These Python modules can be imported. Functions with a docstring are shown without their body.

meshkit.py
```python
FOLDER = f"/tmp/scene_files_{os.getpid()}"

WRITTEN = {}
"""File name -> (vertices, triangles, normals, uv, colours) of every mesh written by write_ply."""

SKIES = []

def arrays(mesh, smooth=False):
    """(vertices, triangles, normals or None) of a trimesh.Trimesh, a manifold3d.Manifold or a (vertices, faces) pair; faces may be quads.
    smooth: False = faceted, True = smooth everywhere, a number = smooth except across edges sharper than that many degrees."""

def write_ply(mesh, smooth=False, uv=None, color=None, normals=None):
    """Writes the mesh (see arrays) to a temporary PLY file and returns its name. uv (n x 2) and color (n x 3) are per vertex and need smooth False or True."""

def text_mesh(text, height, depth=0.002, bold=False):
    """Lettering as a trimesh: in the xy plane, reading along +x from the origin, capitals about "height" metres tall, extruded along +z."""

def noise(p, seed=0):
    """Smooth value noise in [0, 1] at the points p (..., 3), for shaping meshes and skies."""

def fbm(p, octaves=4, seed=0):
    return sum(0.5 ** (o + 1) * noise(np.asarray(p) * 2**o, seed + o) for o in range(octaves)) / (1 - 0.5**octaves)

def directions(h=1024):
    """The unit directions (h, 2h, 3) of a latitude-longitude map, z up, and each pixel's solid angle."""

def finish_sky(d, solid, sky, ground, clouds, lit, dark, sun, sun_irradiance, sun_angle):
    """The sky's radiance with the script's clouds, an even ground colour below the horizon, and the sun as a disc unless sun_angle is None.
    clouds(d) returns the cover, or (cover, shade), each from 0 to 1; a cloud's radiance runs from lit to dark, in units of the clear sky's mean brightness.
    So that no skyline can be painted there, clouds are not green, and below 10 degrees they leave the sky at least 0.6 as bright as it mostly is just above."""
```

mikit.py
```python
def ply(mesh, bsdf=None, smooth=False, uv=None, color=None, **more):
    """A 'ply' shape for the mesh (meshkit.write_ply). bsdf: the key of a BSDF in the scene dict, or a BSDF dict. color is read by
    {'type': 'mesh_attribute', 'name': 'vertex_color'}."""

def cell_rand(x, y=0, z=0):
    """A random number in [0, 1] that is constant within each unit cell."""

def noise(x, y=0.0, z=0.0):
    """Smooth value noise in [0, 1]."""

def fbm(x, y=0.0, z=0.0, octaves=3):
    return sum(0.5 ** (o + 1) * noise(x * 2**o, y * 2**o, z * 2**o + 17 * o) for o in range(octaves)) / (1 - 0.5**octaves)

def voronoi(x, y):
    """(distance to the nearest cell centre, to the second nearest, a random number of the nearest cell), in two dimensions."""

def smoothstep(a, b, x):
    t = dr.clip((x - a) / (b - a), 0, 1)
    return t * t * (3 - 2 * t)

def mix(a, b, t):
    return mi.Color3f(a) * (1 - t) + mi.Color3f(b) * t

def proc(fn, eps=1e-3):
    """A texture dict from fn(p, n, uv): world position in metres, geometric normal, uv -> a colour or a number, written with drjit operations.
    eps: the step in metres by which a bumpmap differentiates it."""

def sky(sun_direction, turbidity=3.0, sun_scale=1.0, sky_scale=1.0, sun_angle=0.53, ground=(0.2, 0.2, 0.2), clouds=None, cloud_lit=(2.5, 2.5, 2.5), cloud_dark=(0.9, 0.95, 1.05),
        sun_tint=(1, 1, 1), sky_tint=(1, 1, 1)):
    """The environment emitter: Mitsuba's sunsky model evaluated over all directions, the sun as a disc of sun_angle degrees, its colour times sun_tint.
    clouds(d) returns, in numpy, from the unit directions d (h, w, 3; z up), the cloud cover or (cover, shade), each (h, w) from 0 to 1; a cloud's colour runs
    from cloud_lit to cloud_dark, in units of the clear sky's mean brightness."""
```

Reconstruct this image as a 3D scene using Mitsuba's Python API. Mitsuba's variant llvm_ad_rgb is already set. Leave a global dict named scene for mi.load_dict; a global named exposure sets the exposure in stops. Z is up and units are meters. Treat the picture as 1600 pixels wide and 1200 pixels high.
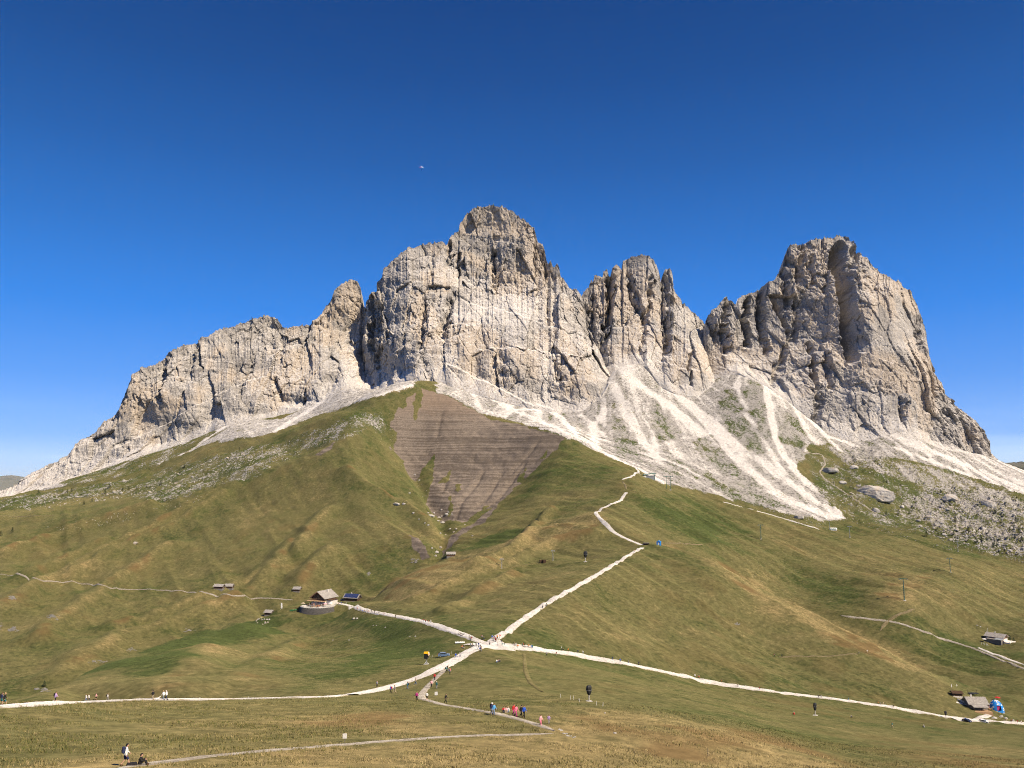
import math, random
import numpy as np, trimesh, drjit as dr, mitsuba as mi, mikit, meshkit
from scipy.interpolate import LinearNDInterpolator, CloughTocher2DInterpolator
from scipy.ndimage import gaussian_filter, gaussian_filter1d, map_coordinates, zoom

T = mi.ScalarTransform4f
random.seed(7)
scene, labels = {}, {}

# ------------------------------------------------------------------ camera, sky, exposure
EYE = np.array([0.0, 0.0, 600.0])
FPX, PITCH = 1232.0, math.atan2(155.0, 1232.0)          # focal length in photograph pixels (1600 wide), upward tilt
SUN = np.array([0.70, -0.52, 0.86]); SUN /= np.linalg.norm(SUN)
exposure = 1.68
scene['camera'] = {'type': 'perspective', 'fov_axis': 'x', 'fov': math.degrees(2 * math.atan(800 / FPX)),
                   'near_clip': 1.0, 'far_clip': 200000.0,
                   'to_world': T().look_at(origin=EYE.tolist(), target=(EYE + [0, math.cos(PITCH), math.sin(PITCH)]).tolist(), up=[0, 0, 1])}


def low_veil(d):
    """Pale air above the horizon, all the way round, with a few thin cloud bands in it."""
    el = np.degrees(np.arcsin(np.clip(d[..., 2], -1, 1)))
    az = np.degrees(np.arctan2(d[..., 0], d[..., 1]))
    n = meshkit.fbm(np.stack([az / 12, el / 0.8, az * 0 + 3], -1), 4, seed=5)
    veil = np.interp(el, [0, 1.7, 3.1, 7, 11.8, 17, 22.4, 28, 34], [.45, .40, .35, .27, .22, .13, .06, .02, 0])
    shade = np.interp(el, [0, 1.7, 3.1, 7, 11.8], [0, .10, .46, .78, 1.0])
    band = np.clip((n - 0.47) * 3.0, 0, 1) * np.exp(-((el - 2.2) / 2.2) ** 2) * 0.10
    return np.clip(veil + band * 0.5, 0, 0.9), np.clip(shade - 1.5 * band, 0, 1)


scene['sky'] = mikit.sky(SUN.tolist(), turbidity=2.2, sky_scale=0.45, sun_scale=1.5, sky_tint=(0.20, 0.74, 1.50), clouds=low_veil,
                         cloud_lit=(10.0, 12.6, 15.6), cloud_dark=(1.0, 5.9, 18.5), sun_tint=(0.985, 0.985, 0.985))


# ------------------------------------------------------------------ small tools
def fbm(x, y, z=0.0, o=4, seed=0):
    x, y = np.broadcast_arrays(np.asarray(x, float), np.asarray(y, float))
    return meshkit.fbm(np.stack([x, y, np.broadcast_to(z, x.shape) + 0.5], -1), o, seed) - 0.5


def hashed(i, j, k):
    h = i * 374761393 + j * 668265263 + k * 2147483647
    h &= 0xFFFFFFFF
    h = ((h ^ (h >> 13)) * 1274126177) & 0xFFFFFFFF
    return ((h ^ (h >> 16)) & 0xFFFFFF) / 16777215.0


def facets(a, b, seed, tilt_a=1.0, tilt_b=1.0):
    """Broken rock: a Voronoi pattern whose cells are tilted planes -> (height of the planes, distance to the next cell's border)"""
    ia, ib = np.floor(a).astype(np.int64), np.floor(b).astype(np.int64)
    f1, f2, val = np.full(a.shape, 9.0), np.full(a.shape, 9.0), np.zeros(a.shape)
    for da in (-1, 0, 1):
        for db in (-1, 0, 1):
            i, j = ia + da, ib + db
            ca, cb = i + hashed(i, j, seed), j + hashed(i, j, seed + 1)
            d = np.hypot(a - ca, b - cb)
            pl = hashed(i, j, seed + 2) - .5 + (a - ca) * (hashed(i, j, seed + 3) - .5) * 1.6 * tilt_a + (b - cb) * (hashed(i, j, seed + 4) - .5) * 1.6 * tilt_b
            near = d < f1
            f2 = np.where(near, f1, np.minimum(f2, d)); val = np.where(near, pl, val); f1 = np.minimum(f1, d)
    return val, f2 - f1


def sstep(a, b, x):
    t = np.clip((x - a) / (b - a), 0, 1)
    return t * t * (3 - 2 * t)


def survey(px, py, Y):
    """A point sighted in the photograph at (px, py) that stands Y metres north of the camera -> world position."""
    px, py, Y = (np.asarray(v, float) for v in (px, py, Y))
    c, s = math.cos(PITCH), math.sin(PITCH)
    u = 600 - py
    dy, dz = FPX * c - u * s, FPX * s + u * c
    k = Y / dy
    return np.stack([EYE[0] + (px - 800) * k, EYE[1] + Y + 0 * k, EYE[2] + dz * k], -1)


def picture(p):
    p = np.asarray(p, float) - EYE
    c, s = math.cos(PITCH), math.sin(PITCH)
    w = p[..., 1] * c + p[..., 2] * s
    return 800 + FPX * p[..., 0] / w, 600 - FPX * (p[..., 2] * c - p[..., 1] * s) / w


def rgb(*c):
    return {'type': 'rgb', 'value': list(c)}


def mat(name, color, rough=0.9, spec=0.2, two=True, **kw):
    b = {'type': 'principled', 'base_color': color if isinstance(color, dict) else rgb(*color), 'roughness': rough, 'specular': spec, **kw}
    scene[name] = {'type': 'twosided', 'bsdf': b} if two else b
    return name


# ------------------------------------------------------------------ lie of the land: surveyed heights
LAND = [  # (px, py, metres north)
 # foreground hill
 (-150,1200,72),(0,1200,70),(200,1200,70.5),(500,1200,75),(800,1200,80),(1100,1200,98),(1350,1200,125),(1600,1200,150),(1780,1200,160),
 (-150,1150,92),(0,1150,88),(300,1150,96),(540,1163,95),(700,1152,104),(880,1145,113),(1050,1150,118),(1300,1150,200),(1500,1160,230),(1600,1160,260),(1780,1160,280),
 (-150,1112,112),(0,1106,112),(90,1098,158),(260,1093,174),(400,1091,180),(540,1087,188),(640,1078,200),(-150,1100,150),
 (655,1096,160),(700,1102,155),(770,1117,126),(840,1133,118),(650,1120,125),(450,1120,125),(200,1120,120),
 (920,1096,160),(1000,1110,155),(1100,1120,165),(1200,1130,200),(800,1075,190),(850,1050,250),(950,1055,260),(1050,1080,260),(1150,1100,280),(1273,1116,320),(1400,1128,340),(1500,1136,350),(1600,1140,360),(1780,1150,370),
 (740,1050,220),(700,1050,235),(640,1068,225),
 # saddle with the crossroads, meadow of the rifugio
 (760,1006,310),(745,1003,312),(720,992,335),(660,971,415),(600,958,490),(540,944,560),(520,942,575),
 (400,1060,250),(300,1078,210),(450,1010,450),(600,1040,275),(600,1000,410),(550,975,500),(670,1025,295),(700,1028,285),(420,975,545),(350,1030,340),(480,980,535),
 (440,960,562),(480,958,572),(505,947,582),(470,965,556),(510,965,560),(370,968,535),(326,981,500),(292,993,470),(257,1003,430),(219,1016,400),(172,1028,350),(131,1048,300),(90,1072,240),(58,1094,190),
 # big left slope
 (-150,1090,400),(0,1088,420),(58,1085,430),(131,1042,490),(219,1010,560),(292,988,600),(326,975,620),(400,956,655),(440,948,670),(480,938,680),(520,930,690),(560,925,700),
 (-150,890,830),(0,897,800),(100,908,770),(200,920,735),(300,930,705),(400,935,690),(345,920,715),
 (0,980,600),(150,960,650),(-150,980,600),(100,850,950),(250,850,870),(400,870,800),(500,880,760),(600,900,725),(640,878,760),
 (-150,810,1120),(0,805,1150),(150,802,1060),(250,787,1040),(350,772,1010),(400,742,1030),(500,702,1050),(540,684,1070),(560,760,950),(600,820,860),(660,850,800),(690,856,785),(450,800,930),
 (645,603,1290),(600,624,1240),(560,648,1170),(500,700,1090),
 # bare brown hollow
 (613,690,1200),(640,740,1100),(680,790,980),(654,606,1300),(700,622,1320),(760,657,1290),(880,682,1150),(820,740,1090),(770,790,990),(700,840,850),(640,690,1215),(700,720,1150),(700,780,1000),(760,720,1140),
 # nose ridge in the middle, left side
 (560,938,590),(622,902,640),(651,887,660),(709,872,680),(750,863,700),(800,843,735),(850,816,800),
 (700,869,745),(720,862,760),(760,840,800),(830,790,900),(870,720,1060),(885,690,1140),
 (930,712,1100),(975,730,1050),(1000,742,1010),(1060,762,1000),(1130,786,1000),(1200,802,980),(1280,828,950),
 (800,985,340),(850,945,430),(930,900,520),(1005,853,650),(930,800,740),(980,765,880),(995,737,990),(955,790,800),(970,832,690),
 (650,945,500),(700,962,420),(750,930,500),(800,900,570),(850,880,620),(900,850,680),(740,975,370),
 # front of the nose and the right path
 (1060,856,655),(1110,871,640),(1160,901,615),(1220,931,595),(1280,961,575),(1340,991,555),(1400,1021,530),(1450,1046,505),(1500,1084,470),
 (1000,950,500),(1100,950,530),(1000,1015,410),(1150,1040,445),(1250,1060,460),(1350,1075,455),(1200,990,530),(920,990,400),
 (780,1011,318),(860,1017,350),(1000,1042,385),(1100,1065,405),(1200,1080,415),(1300,1095,425),(1400,1108,430),(1500,1124,436),(1600,1130,440),(1780,1140,440),
 # right pastures
 (1130,855,760),(1189,843,850),(1130,812,890),(1240,882,790),(1300,905,750),(1413,938,660),(1350,960,650),(1485,895,800),(1400,860,900),(1500,852,1000),(1600,880,950),(1600,960,720),(1555,1006,620),(1480,1000,620),(1440,1022,590),(1600,1045,550),(1530,1065,530),(1600,1090,490),(1780,1090,480),(1780,1000,600),(1780,900,880),(1327,840,920),(1300,831,945),(1530,1098,460),
 # scree and ground below the right cliffs
 (1320,806,1130),(1250,790,1110),(1150,770,1110),(1050,745,1100),(1000,728,1110),(940,695,1190),(1100,660,1400),(1000,640,1400),(900,660,1330),(1200,700,1300),
 (1400,800,1180),(1368,772,1200),(1300,740,1270),(1500,740,1370),(1600,790,1200),(1450,825,1090),(1550,850,1010),(1600,865,970),(1780,860,980),(1780,800,1200),(1600,745,1400),(1780,770,1380),
 # left talus
 (400,692,1300),(300,737,1270),(200,762,1320),(240,738,1420),(100,780,1300),(0,792,1300),(-150,800,1300),(530,640,1400),
]
RIGHT_FOOT = [(960,575,1570),(1010,568,1570),(1030,600,1540),(1060,615,1525),(1100,615,1535),(1120,590,1580),(1150,578,1590),(1200,602,1540),(1250,640,1490),(1290,672,1460),(1340,692,1440),(1380,678,1450),(1400,664,1460),(1450,692,1470),(1500,703,1490),(1545,712,1510),(1600,735,1530),(1780,800,1560)]
MID_FOOT = [(600,610,1500),(650,596,1450),(690,598,1440),(740,612,1430),(780,622,1430),(830,636,1425),(880,645,1425),(930,630,1430),(950,595,1470)]
LEFT_FOOT = [(-250,825,1440),(-100,790,1450),(0,777,1460),(60,762,1500),(140,738,1525),(215,711,1545),(300,686,1565),(355,660,1575),(430,650,1560),(500,628,1550),(535,606,1560),(600,608,1520)]
# hidden ground: valleys behind the crests  (px, py of the crest above, metres north, metres below the sight line)
HIDDEN = [(58,1094,290,10),(90,1072,320,10),(131,1048,390,8),(172,1028,430,7),(219,1016,470,6),(257,1003,500,5),(292,993,535,5),(326,981,560,4),(370,968,590,4),(440,958,610,4),(480,953,625,4),
          (200,1093,190,5),(320,1090,200,3),(-150,1100,200,8),(0,1096,180,6),
          (560,938,640,6),(622,902,690,8),(651,887,715,8),(709,872,725,5),
          (1160,901,660,14),(1220,931,640,17),(1280,961,620,17),(1340,991,595,14),(1400,1021,565,10),(1450,1046,535,7),(1110,871,690,8),
          (1130,786,1040,8),(1200,802,1030,8),(1280,828,1000,6),(1060,762,1040,6)]
pts = [survey(a, b, c) for a, b, c in LAND + RIGHT_FOOT + MID_FOOT + LEFT_FOOT]
pts += [survey(a, b, c) - [0, 0, d] for a, b, c, d in HIDDEN]
pts += [survey(a, b, c) + [0, 190, -8] for a, b, c in RIGHT_FOOT + MID_FOOT + LEFT_FOOT]        # under the rock
pts += [survey(a, b, c) + [0, 900, -160] for a, b, c in RIGHT_FOOT[::3] + MID_FOOT[::3] + LEFT_FOOT[::3]]
for x in (-220, -110, -60, -30, 0, 30, 60, 110, 220):
    for y, z in ((-70, 4), (-25, 1.5), (0, -1.7), (10, -5.2), (38, -15.2)):
        pts.append(np.array([x, y, 600 + z - 0.04 * abs(x)]))
for s_ in (-1.1, 1.1):
    for y, z in ((-60, 590), (40, 570), (150, 540), (400, 480), (800, 480), (1300, 500), (2200, 480)):
        pts.append(np.array([s_ * (y + 80), y, z]))
pts = np.array(pts)
YC, QC = 70.0, 80.0


def plan(x, y):
    q = np.asarray(y, float) + QC
    return 1.5 * np.asarray(x, float) / q, np.log(q)


rows = [-60.0]
while rows[-1] < 2100:                                  # rows get wider apart with distance
    y = rows[-1]
    rows.append(y + (2.5 if y < 45 else (0.30 + 0.0025 * y) if y < 1640 else 16.0))
rows = np.array(rows)
NJ, NI = len(rows), 800
cols = np.linspace(-0.76, 0.76, NI)
GX = cols[None, :] * (rows[:, None] + QC)
GY = np.repeat(rows[:, None], NI, 1)
su, sv = plan(pts[:, 0], pts[:, 1])
key = np.round(np.stack([su, sv], 1) * 400)
_, keep = np.unique(key, axis=0, return_index=True)
tan_z = (pts[keep, 2] - 600) / (pts[keep, 1] + QC)
gu, gv = plan(GX, GY)
GZ = sum(w * f(np.stack([su, sv], 1)[keep], tan_z)(gu, gv) for w, f in ((0.62, LinearNDInterpolator), (0.38, CloughTocher2DInterpolator)))
bad = np.isnan(GZ)
if bad.any():
    from scipy.interpolate import NearestNDInterpolator
    GZ[bad] = NearestNDInterpolator(np.stack([su, sv], 1)[keep], tan_z)(gu[bad], gv[bad])
GZ = 600 + (GY + QC) * (0.5 * gaussian_filter(GZ, (1.5, 2.5)) + 0.5 * gaussian_filter(GZ, (4, 6)))


def to_grid(x, y):
    """fractional (row, column) of a world position"""
    r = np.interp(y, rows, np.arange(NJ))
    c = (np.asarray(x) / (np.asarray(y) + QC) - cols[0]) / (cols[1] - cols[0])
    return r, c


def height(x, y, grid=None):
    r, c = to_grid(x, y)
    return map_coordinates(GZ if grid is None else grid, [np.atleast_1d(r), np.atleast_1d(c)], order=1, mode='nearest').reshape(np.shape(r))


def sight(px, py, y0=45.0, y1=1750.0, n=1100):
    """Where the sight line through a spot of the photograph meets the land -> world position."""
    Y = np.exp(np.linspace(math.log(y0), math.log(y1), n))
    p = survey(px, py, Y)
    below = p[:, 2] <= height(p[:, 0], p[:, 1])
    k = int(np.argmax(below)) if below.any() else n - 1
    a, b = Y[max(k - 1, 0)], Y[k]
    for _ in range(12):
        m = 0.5 * (a + b); q = survey(px, py, m)
        if q[2] <= height(q[0], q[1]): b = m
        else: a = m
    q = survey(px, py, b)
    return np.array([q[0], q[1], float(height(q[0], q[1]))])


def line(pp, step=None, y0=45.0):
    """photograph polyline -> world polyline on the land, densified"""
    out = []
    for (a, b), (c, d) in zip(pp[:-1], pp[1:]):
        n = max(2, int(math.hypot(c - a, d - b) / 6))
        out += [(a + (c - a) * t / n, b + (d - b) * t / n) for t in range(n)]
    out.append(pp[-1])
    w = np.array([sight(a, b, y0) for a, b in out])
    return w


def near_line(w, width):
    """distance-based weight (0..1) of every grid vertex to a world polyline"""
    from scipy.spatial import cKDTree
    d = np.diff(w[:, :2], axis=0); seg = np.hypot(d[:, 0], d[:, 1])
    s = np.concatenate([[0], np.cumsum(seg)])
    t = np.linspace(0, s[-1], max(4, int(s[-1] / 2.0)))
    q = np.stack([np.interp(t, s, w[:, 0]), np.interp(t, s, w[:, 1])], 1)
    dist, _ = cKDTree(q).query(np.stack([GX.ravel(), GY.ravel()], 1), distance_upper_bound=width * 3)
    dist = np.where(np.isfinite(dist), dist, 1e9).reshape(GX.shape)
    return np.exp(-(dist / width) ** 2)


def region(pp, soft=10.0, y0=45.0):
    """photograph outline -> soft 0..1 mask of the land inside it (in plan, metres of softness)"""
    import shapely
    w = line(list(pp) + [pp[0]], y0=y0)
    poly = shapely.Polygon(w[:, :2]).buffer(0)
    m = shapely.contains_xy(poly, GX.ravel(), GY.ravel()).reshape(GX.shape)
    jit = soft * 1.0
    n1 = fbm(GX / (jit * 3), GY / (jit * 3), 1.0, 4, 11) * jit * 3.0
    sd = np.full(GX.shape, 1e3)
    b = poly.boundary
    near = shapely.contains_xy(poly.buffer(jit * 4), GX.ravel(), GY.ravel()).reshape(GX.shape) & ~shapely.contains_xy(poly.buffer(-jit * 4), GX.ravel(), GY.ravel()).reshape(GX.shape)
    pt = shapely.points(GX[near], GY[near])
    shapely.prepare(b)
    sd[near] = shapely.distance(b, pt)
    sd = np.where(m, sd, -sd) + n1
    return sstep(-jit * 0.5, jit * 0.5, sd)
# ------------------------------------------------------------------ relief of the land
SCREE = np.maximum.reduce([
    region([(945,560),(1000,556),(1050,600),(1110,600),(1180,560),(1260,632),(1345,690),(1400,655),(1480,690),(1610,730),(1640,790),(1560,760),(1480,735),(1400,715),(1330,715),(1290,690),(1260,700),(1250,735),(1280,770),(1325,812),(1250,806),(1170,786),(1090,768),(1030,752),(985,728),(940,708),(900,690),(850,672),(790,655),(730,640),(680,612),(690,570),(760,600),(850,620),(930,610)], 9),
    region([(655,580),(560,600),(530,585),(470,640),(440,655),(350,655),(215,706),(120,742),(60,765),(200,742),(260,722),(330,692),(400,682),(430,676),(480,654),(560,628),(645,602)], 8),
])
ROCKY = np.maximum.reduce([
    region([(1250,690),(1330,690),(1400,715),(1620,770),(1640,880),(1560,870),(1450,830),(1320,812),(1270,770)], 14) * 0.55,
    region([(1400,770),(1620,800),(1640,876),(1560,862),(1470,832),(1420,805)], 12) * 1.15,
    region([(1290,695),(1400,720),(1500,745),(1640,800),(1640,822),(1500,778),(1400,752),(1320,722)], 12) * 1.3,
    region([(-60,790),(60,770),(215,745),(340,712),(430,690),(520,665),(560,640),(600,650),(590,672),(520,690),(400,725),(300,755),(240,785),(200,770),(100,780),(20,795)], 12) * 0.62,
    region([(240,782),(330,745),(420,722),(430,735),(330,770)], 8) * 0.7,
])
BROWN = np.maximum.reduce([
    region([(655,602),(700,618),(770,655),(886,680),(868,702),(820,745),(770,790),(720,815),(700,800),(690,800),(665,770),(640,735),(612,705),(612,660)], 8),
    region([(640,838),(655,843),(672,868),(660,872),(645,855)], 2.5) * 0.9,
    region([(780,785),(760,812),(700,850),(690,858),(700,842),(740,812)], 3) * 0.8,
    region([(487,712),(525,688),(522,698),(500,714)], 4) * 0.55,
])
TUFT = np.maximum.reduce([region(o, 3) for o in (
    [(650,740),(680,706),(676,745),(668,765)], [(685,750),(705,730),(700,748)], [(700,795),(704,768),(708,790),(702,797)],
    [(690,842),(700,830),(765,785),(755,800),(715,828)], [(710,757),(718,752),(720,762),(715,766)],[(612,668),(622,672),(618,690),(611,694)],[(611,700),(630,716),(634,734),(618,722)],[(646,738),(662,752),(668,772),(652,758)],[(655,602),(662,612),(654,640),(648,660),(645,630)],[(806,748),(822,728),(818,748)],[(842,714),(858,696),(852,712)])])
BROWN *= 1 - TUFT
GREEN = np.maximum.reduce([
    region([(172,1040),(230,1012),(300,990),(370,972),(440,962),(470,965),(420,990),(330,1012),(240,1055)], 12),
    region([(480,965),(560,955),(650,985),(720,1000),(690,1020),(600,1030),(450,1085),(560,1020),(600,990)], 14) * 0.6,
    region([(720,862),(760,838),(822,825),(815,838),(765,855)], 8) * 0.9,
    region([(980,770),(1060,765),(1200,850),(1320,905),(1400,960),(1380,985),(1260,930),(1130,852),(1030,820)], 25) * 0.55,
    region([(1310,960),(1420,965),(1560,1010),(1600,1060),(1500,1050),(1400,1010)], 15) * 0.6,
    region([(600,600),(640,604),(640,650),(605,680),(600,720),(560,680)], 12) * 0.35,
    region([(880,690),(930,712),(960,735),(930,760),(860,770),(800,790)], 20) * 0.3,
])
DRY = np.maximum.reduce([
    region([(570,938),(622,903),(709,873),(800,845),(860,820),(940,790),(930,830),(850,860),(750,900),(650,935)], 18) * 0.75,
    region([(1040,850),(1110,868),(1220,930),(1340,990),(1450,1046),(1420,1050),(1300,1010),(1200,960),(1120,890)], 14) * 0.7,
    region([(900,1105),(1050,1120),(1200,1150),(1350,1205),(800,1205),(700,1170)], 14) * 0.9,
    region([(-60,1190),(250,1175),(600,1160),(850,1148),(900,1210),(-60,1215)], 8) * 0.8,
    region([(560,1110),(760,1120),(820,1140),(600,1150),(480,1130)], 10) * 0.6,
    region([(1450,1155),(1600,1165),(1640,1210),(1400,1210)], 20) * 0.5,
    region([(1370,925),(1450,890),(1490,888),(1460,900),(1410,945)], 10) * 0.6,
])
DRY *= 1 - GREEN
RIBS = [[(359,764),(251,813),(160,866),(96,901),(58,921),(0,959)],[(344,778),(268,822),(204,851),(146,883),(96,907)],[(230,793),(163,813),(96,837),(38,857),(0,874)],
        [(262,857),(204,898),(175,915),(140,944),(111,962),(58,1000)],[(364,939),(292,968),(248,985),(190,1000),(122,1037),(80,1065)],[(543,740),(575,766),(633,795),(688,840)],
        [(510,804),(485,830),(460,870)],[(450,859),(417,900),(390,925)],[(517,865),(479,897),(466,918)],[(160,850),(100,880),(40,905)],[(400,905),(340,935),(260,960),(180,985)],
        [(330,1020),(270,1050),(220,1085)],[(470,1000),(420,1030),(330,1075)],[(860,800),(800,860),(740,885)],[(930,835),(860,850),(800,880),(720,905),(650,935)],[(800,900),(740,930),(690,955)]]
RIB = np.zeros_like(GX); RIBD = np.zeros_like(GX)
for k, r in enumerate(RIBS):
    w = line(r)
    RIB = np.maximum(RIB, near_line(w, 13.0 if k < 12 else 7.0) * (1.0 if k < 12 else 0.6))
    RIBD = np.maximum(RIBD, near_line(w + [4.0, -2, 0], 4.5) * (1.0 if k < 12 else 0.7))
BGUL = np.maximum.reduce([near_line(line(r), 2.8) for r in ([(735,765),(722,778),(712,805)],[(755,735),(745,752),(735,765)],[(785,735),(760,775),(740,792)],[(700,742),(690,765)],[(705,800),(700,820)],[(820,720),(780,775),(730,815)],[(690,640),(683,680)],[(840,690),(800,735)])])
GULLY = near_line(line([(690,856),(683,870)]), 8) + near_line(line([(645,735),(690,800),(692,850)]), 10)
far = sstep(150, 700, GY)
n_big = fbm(GX / 140, GY / 140, 0, 4, 3)
n_mid = fbm(GX / 28, GY / 28, 0, 4, 4)
n_fine = fbm(GX / 5.5, GY / 5.5, 0, 3, 5)
soft = 1 - np.clip(SCREE + ROCKY, 0, 1)
GZ0 = GZ.copy()
GZ += far * (n_big * 11 * (0.4 + 0.6 * soft)) + n_mid * (0.35 + 3.0 * far) + n_fine * (0.2 + 1.1 * far)
GZ += (RIB * 11.0 - GULLY * 9) * sstep(200, 900, GY) ** 0.5
# downslope rills on the far grass
gy_, gx_ = np.gradient(GZ0)
GZ += far * soft * (np.abs(fbm(GX / 34 + GY / 60, GY / 190, 2, 3, 8)) * -15)
# rubble: rough ground of stones
rub = np.clip(ROCKY + 0.12 * SCREE, 0, 1)
cellv = meshkit.noise(np.stack([GX / 3.1, GY / 3.1, GX * 0], -1), 31) ** 3
GZ += rub * (cellv * 6.0 + np.clip(fbm(GX / 11, GY / 11, 0, 3, 9), 0, 1) * 16)
# runnels and levees down the scree fans
APEX = [(960,572),(1020,580),(1180,575),(1240,632),(1385,660),(528,600),(355,665),(650,600),(700,575),(850,600)]
fan_d = np.full(GX.shape, 1e9); FAN = np.zeros_like(GX)
for k, ap in enumerate(APEX):
    w = sight(*ap)
    dx, dy = GX - w[0], GY - (w[1] + 40)
    r_ = np.hypot(dx, dy)
    th = np.arctan2(dx, -dy)
    f = fbm(th * 46 + 1.6 * fbm(GX / 40, GY / 40, k, 2, 41), r_ / 220, k * 3.1, 4, 13)
    wgt = np.where(np.abs(th) < 1.15, r_, 1e8)
    FAN = np.where(wgt < fan_d, f * sstep(20, 150, r_), FAN); fan_d = np.minimum(fan_d, wgt)
FAN *= np.where(GX < -120, 0.25, 1.0)
FLOW = [[(945,640),(925,668),(932,700),(975,725)],[(965,572),(1000,602),(1060,645),(1120,695),(1180,745),(1230,782),(1290,803)],[(1005,570),(1060,620),(1110,660),(1160,700),(1230,752),(1305,803)],
        [(700,572),(740,608),(800,640),(850,660),(930,695)],[(1200,604),(1205,650),(1215,690),(1240,730),(1270,765)],[(1240,630),(1290,680),(1340,697)],[(1380,668),(1420,692),(1500,722),(1600,770)],
        [(1400,700),(1480,730),(1560,760),(1600,780)],[(528,600),(500,630),(460,655),(420,680)],[(645,606),(560,633),(480,665),(430,690)],[(355,664),(300,702),(220,743)],[(960,600),(985,660),(1030,720)],
        [(1150,600),(1170,650),(1200,700),(1225,740)],[(840,628),(880,655),(900,680)],[(800,640),(860,640),(910,640)]]
STREAM = np.zeros_like(GX)
for k, r in enumerate(FLOW):
    wl = line(r)
    STREAM = np.maximum(STREAM, near_line(wl + np.stack([fbm(wl[:, 1] / 40, 0, k, 3, 51) * 14, wl[:, 0] * 0, wl[:, 0] * 0], 1), 7 if k not in (1, 2, 6, 9) else 12))
LVEG = region([(90,752),(150,735),(210,716),(290,692),(330,672),(350,672),(280,715),(210,748),(130,768)], 9)
VEG = np.maximum.reduce([region(o, 10) for o in ([(950,650),(965,640),(990,690),(1000,725),(965,705)], [(1080,690),(1110,680),(1165,740),(1130,745)], [(1120,610),(1190,600),(1200,680),(1180,720),(1140,680)],
        [(1230,640),(1265,680),(1250,700),(1215,690)], [(1010,640),(1040,650),(1060,690),(1030,690)], [(1060,720),(1150,765),(1260,800),(1150,782)])])
WHITE = np.clip(0.33 + FAN * 2.2 + 0.85 * STREAM + 0.05 * (GX < -120) + 0.4 * n_mid - 0.45 * VEG, 0, 1)
GZ += SCREE * (FAN * 1.0 + n_fine * 1.6)
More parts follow.
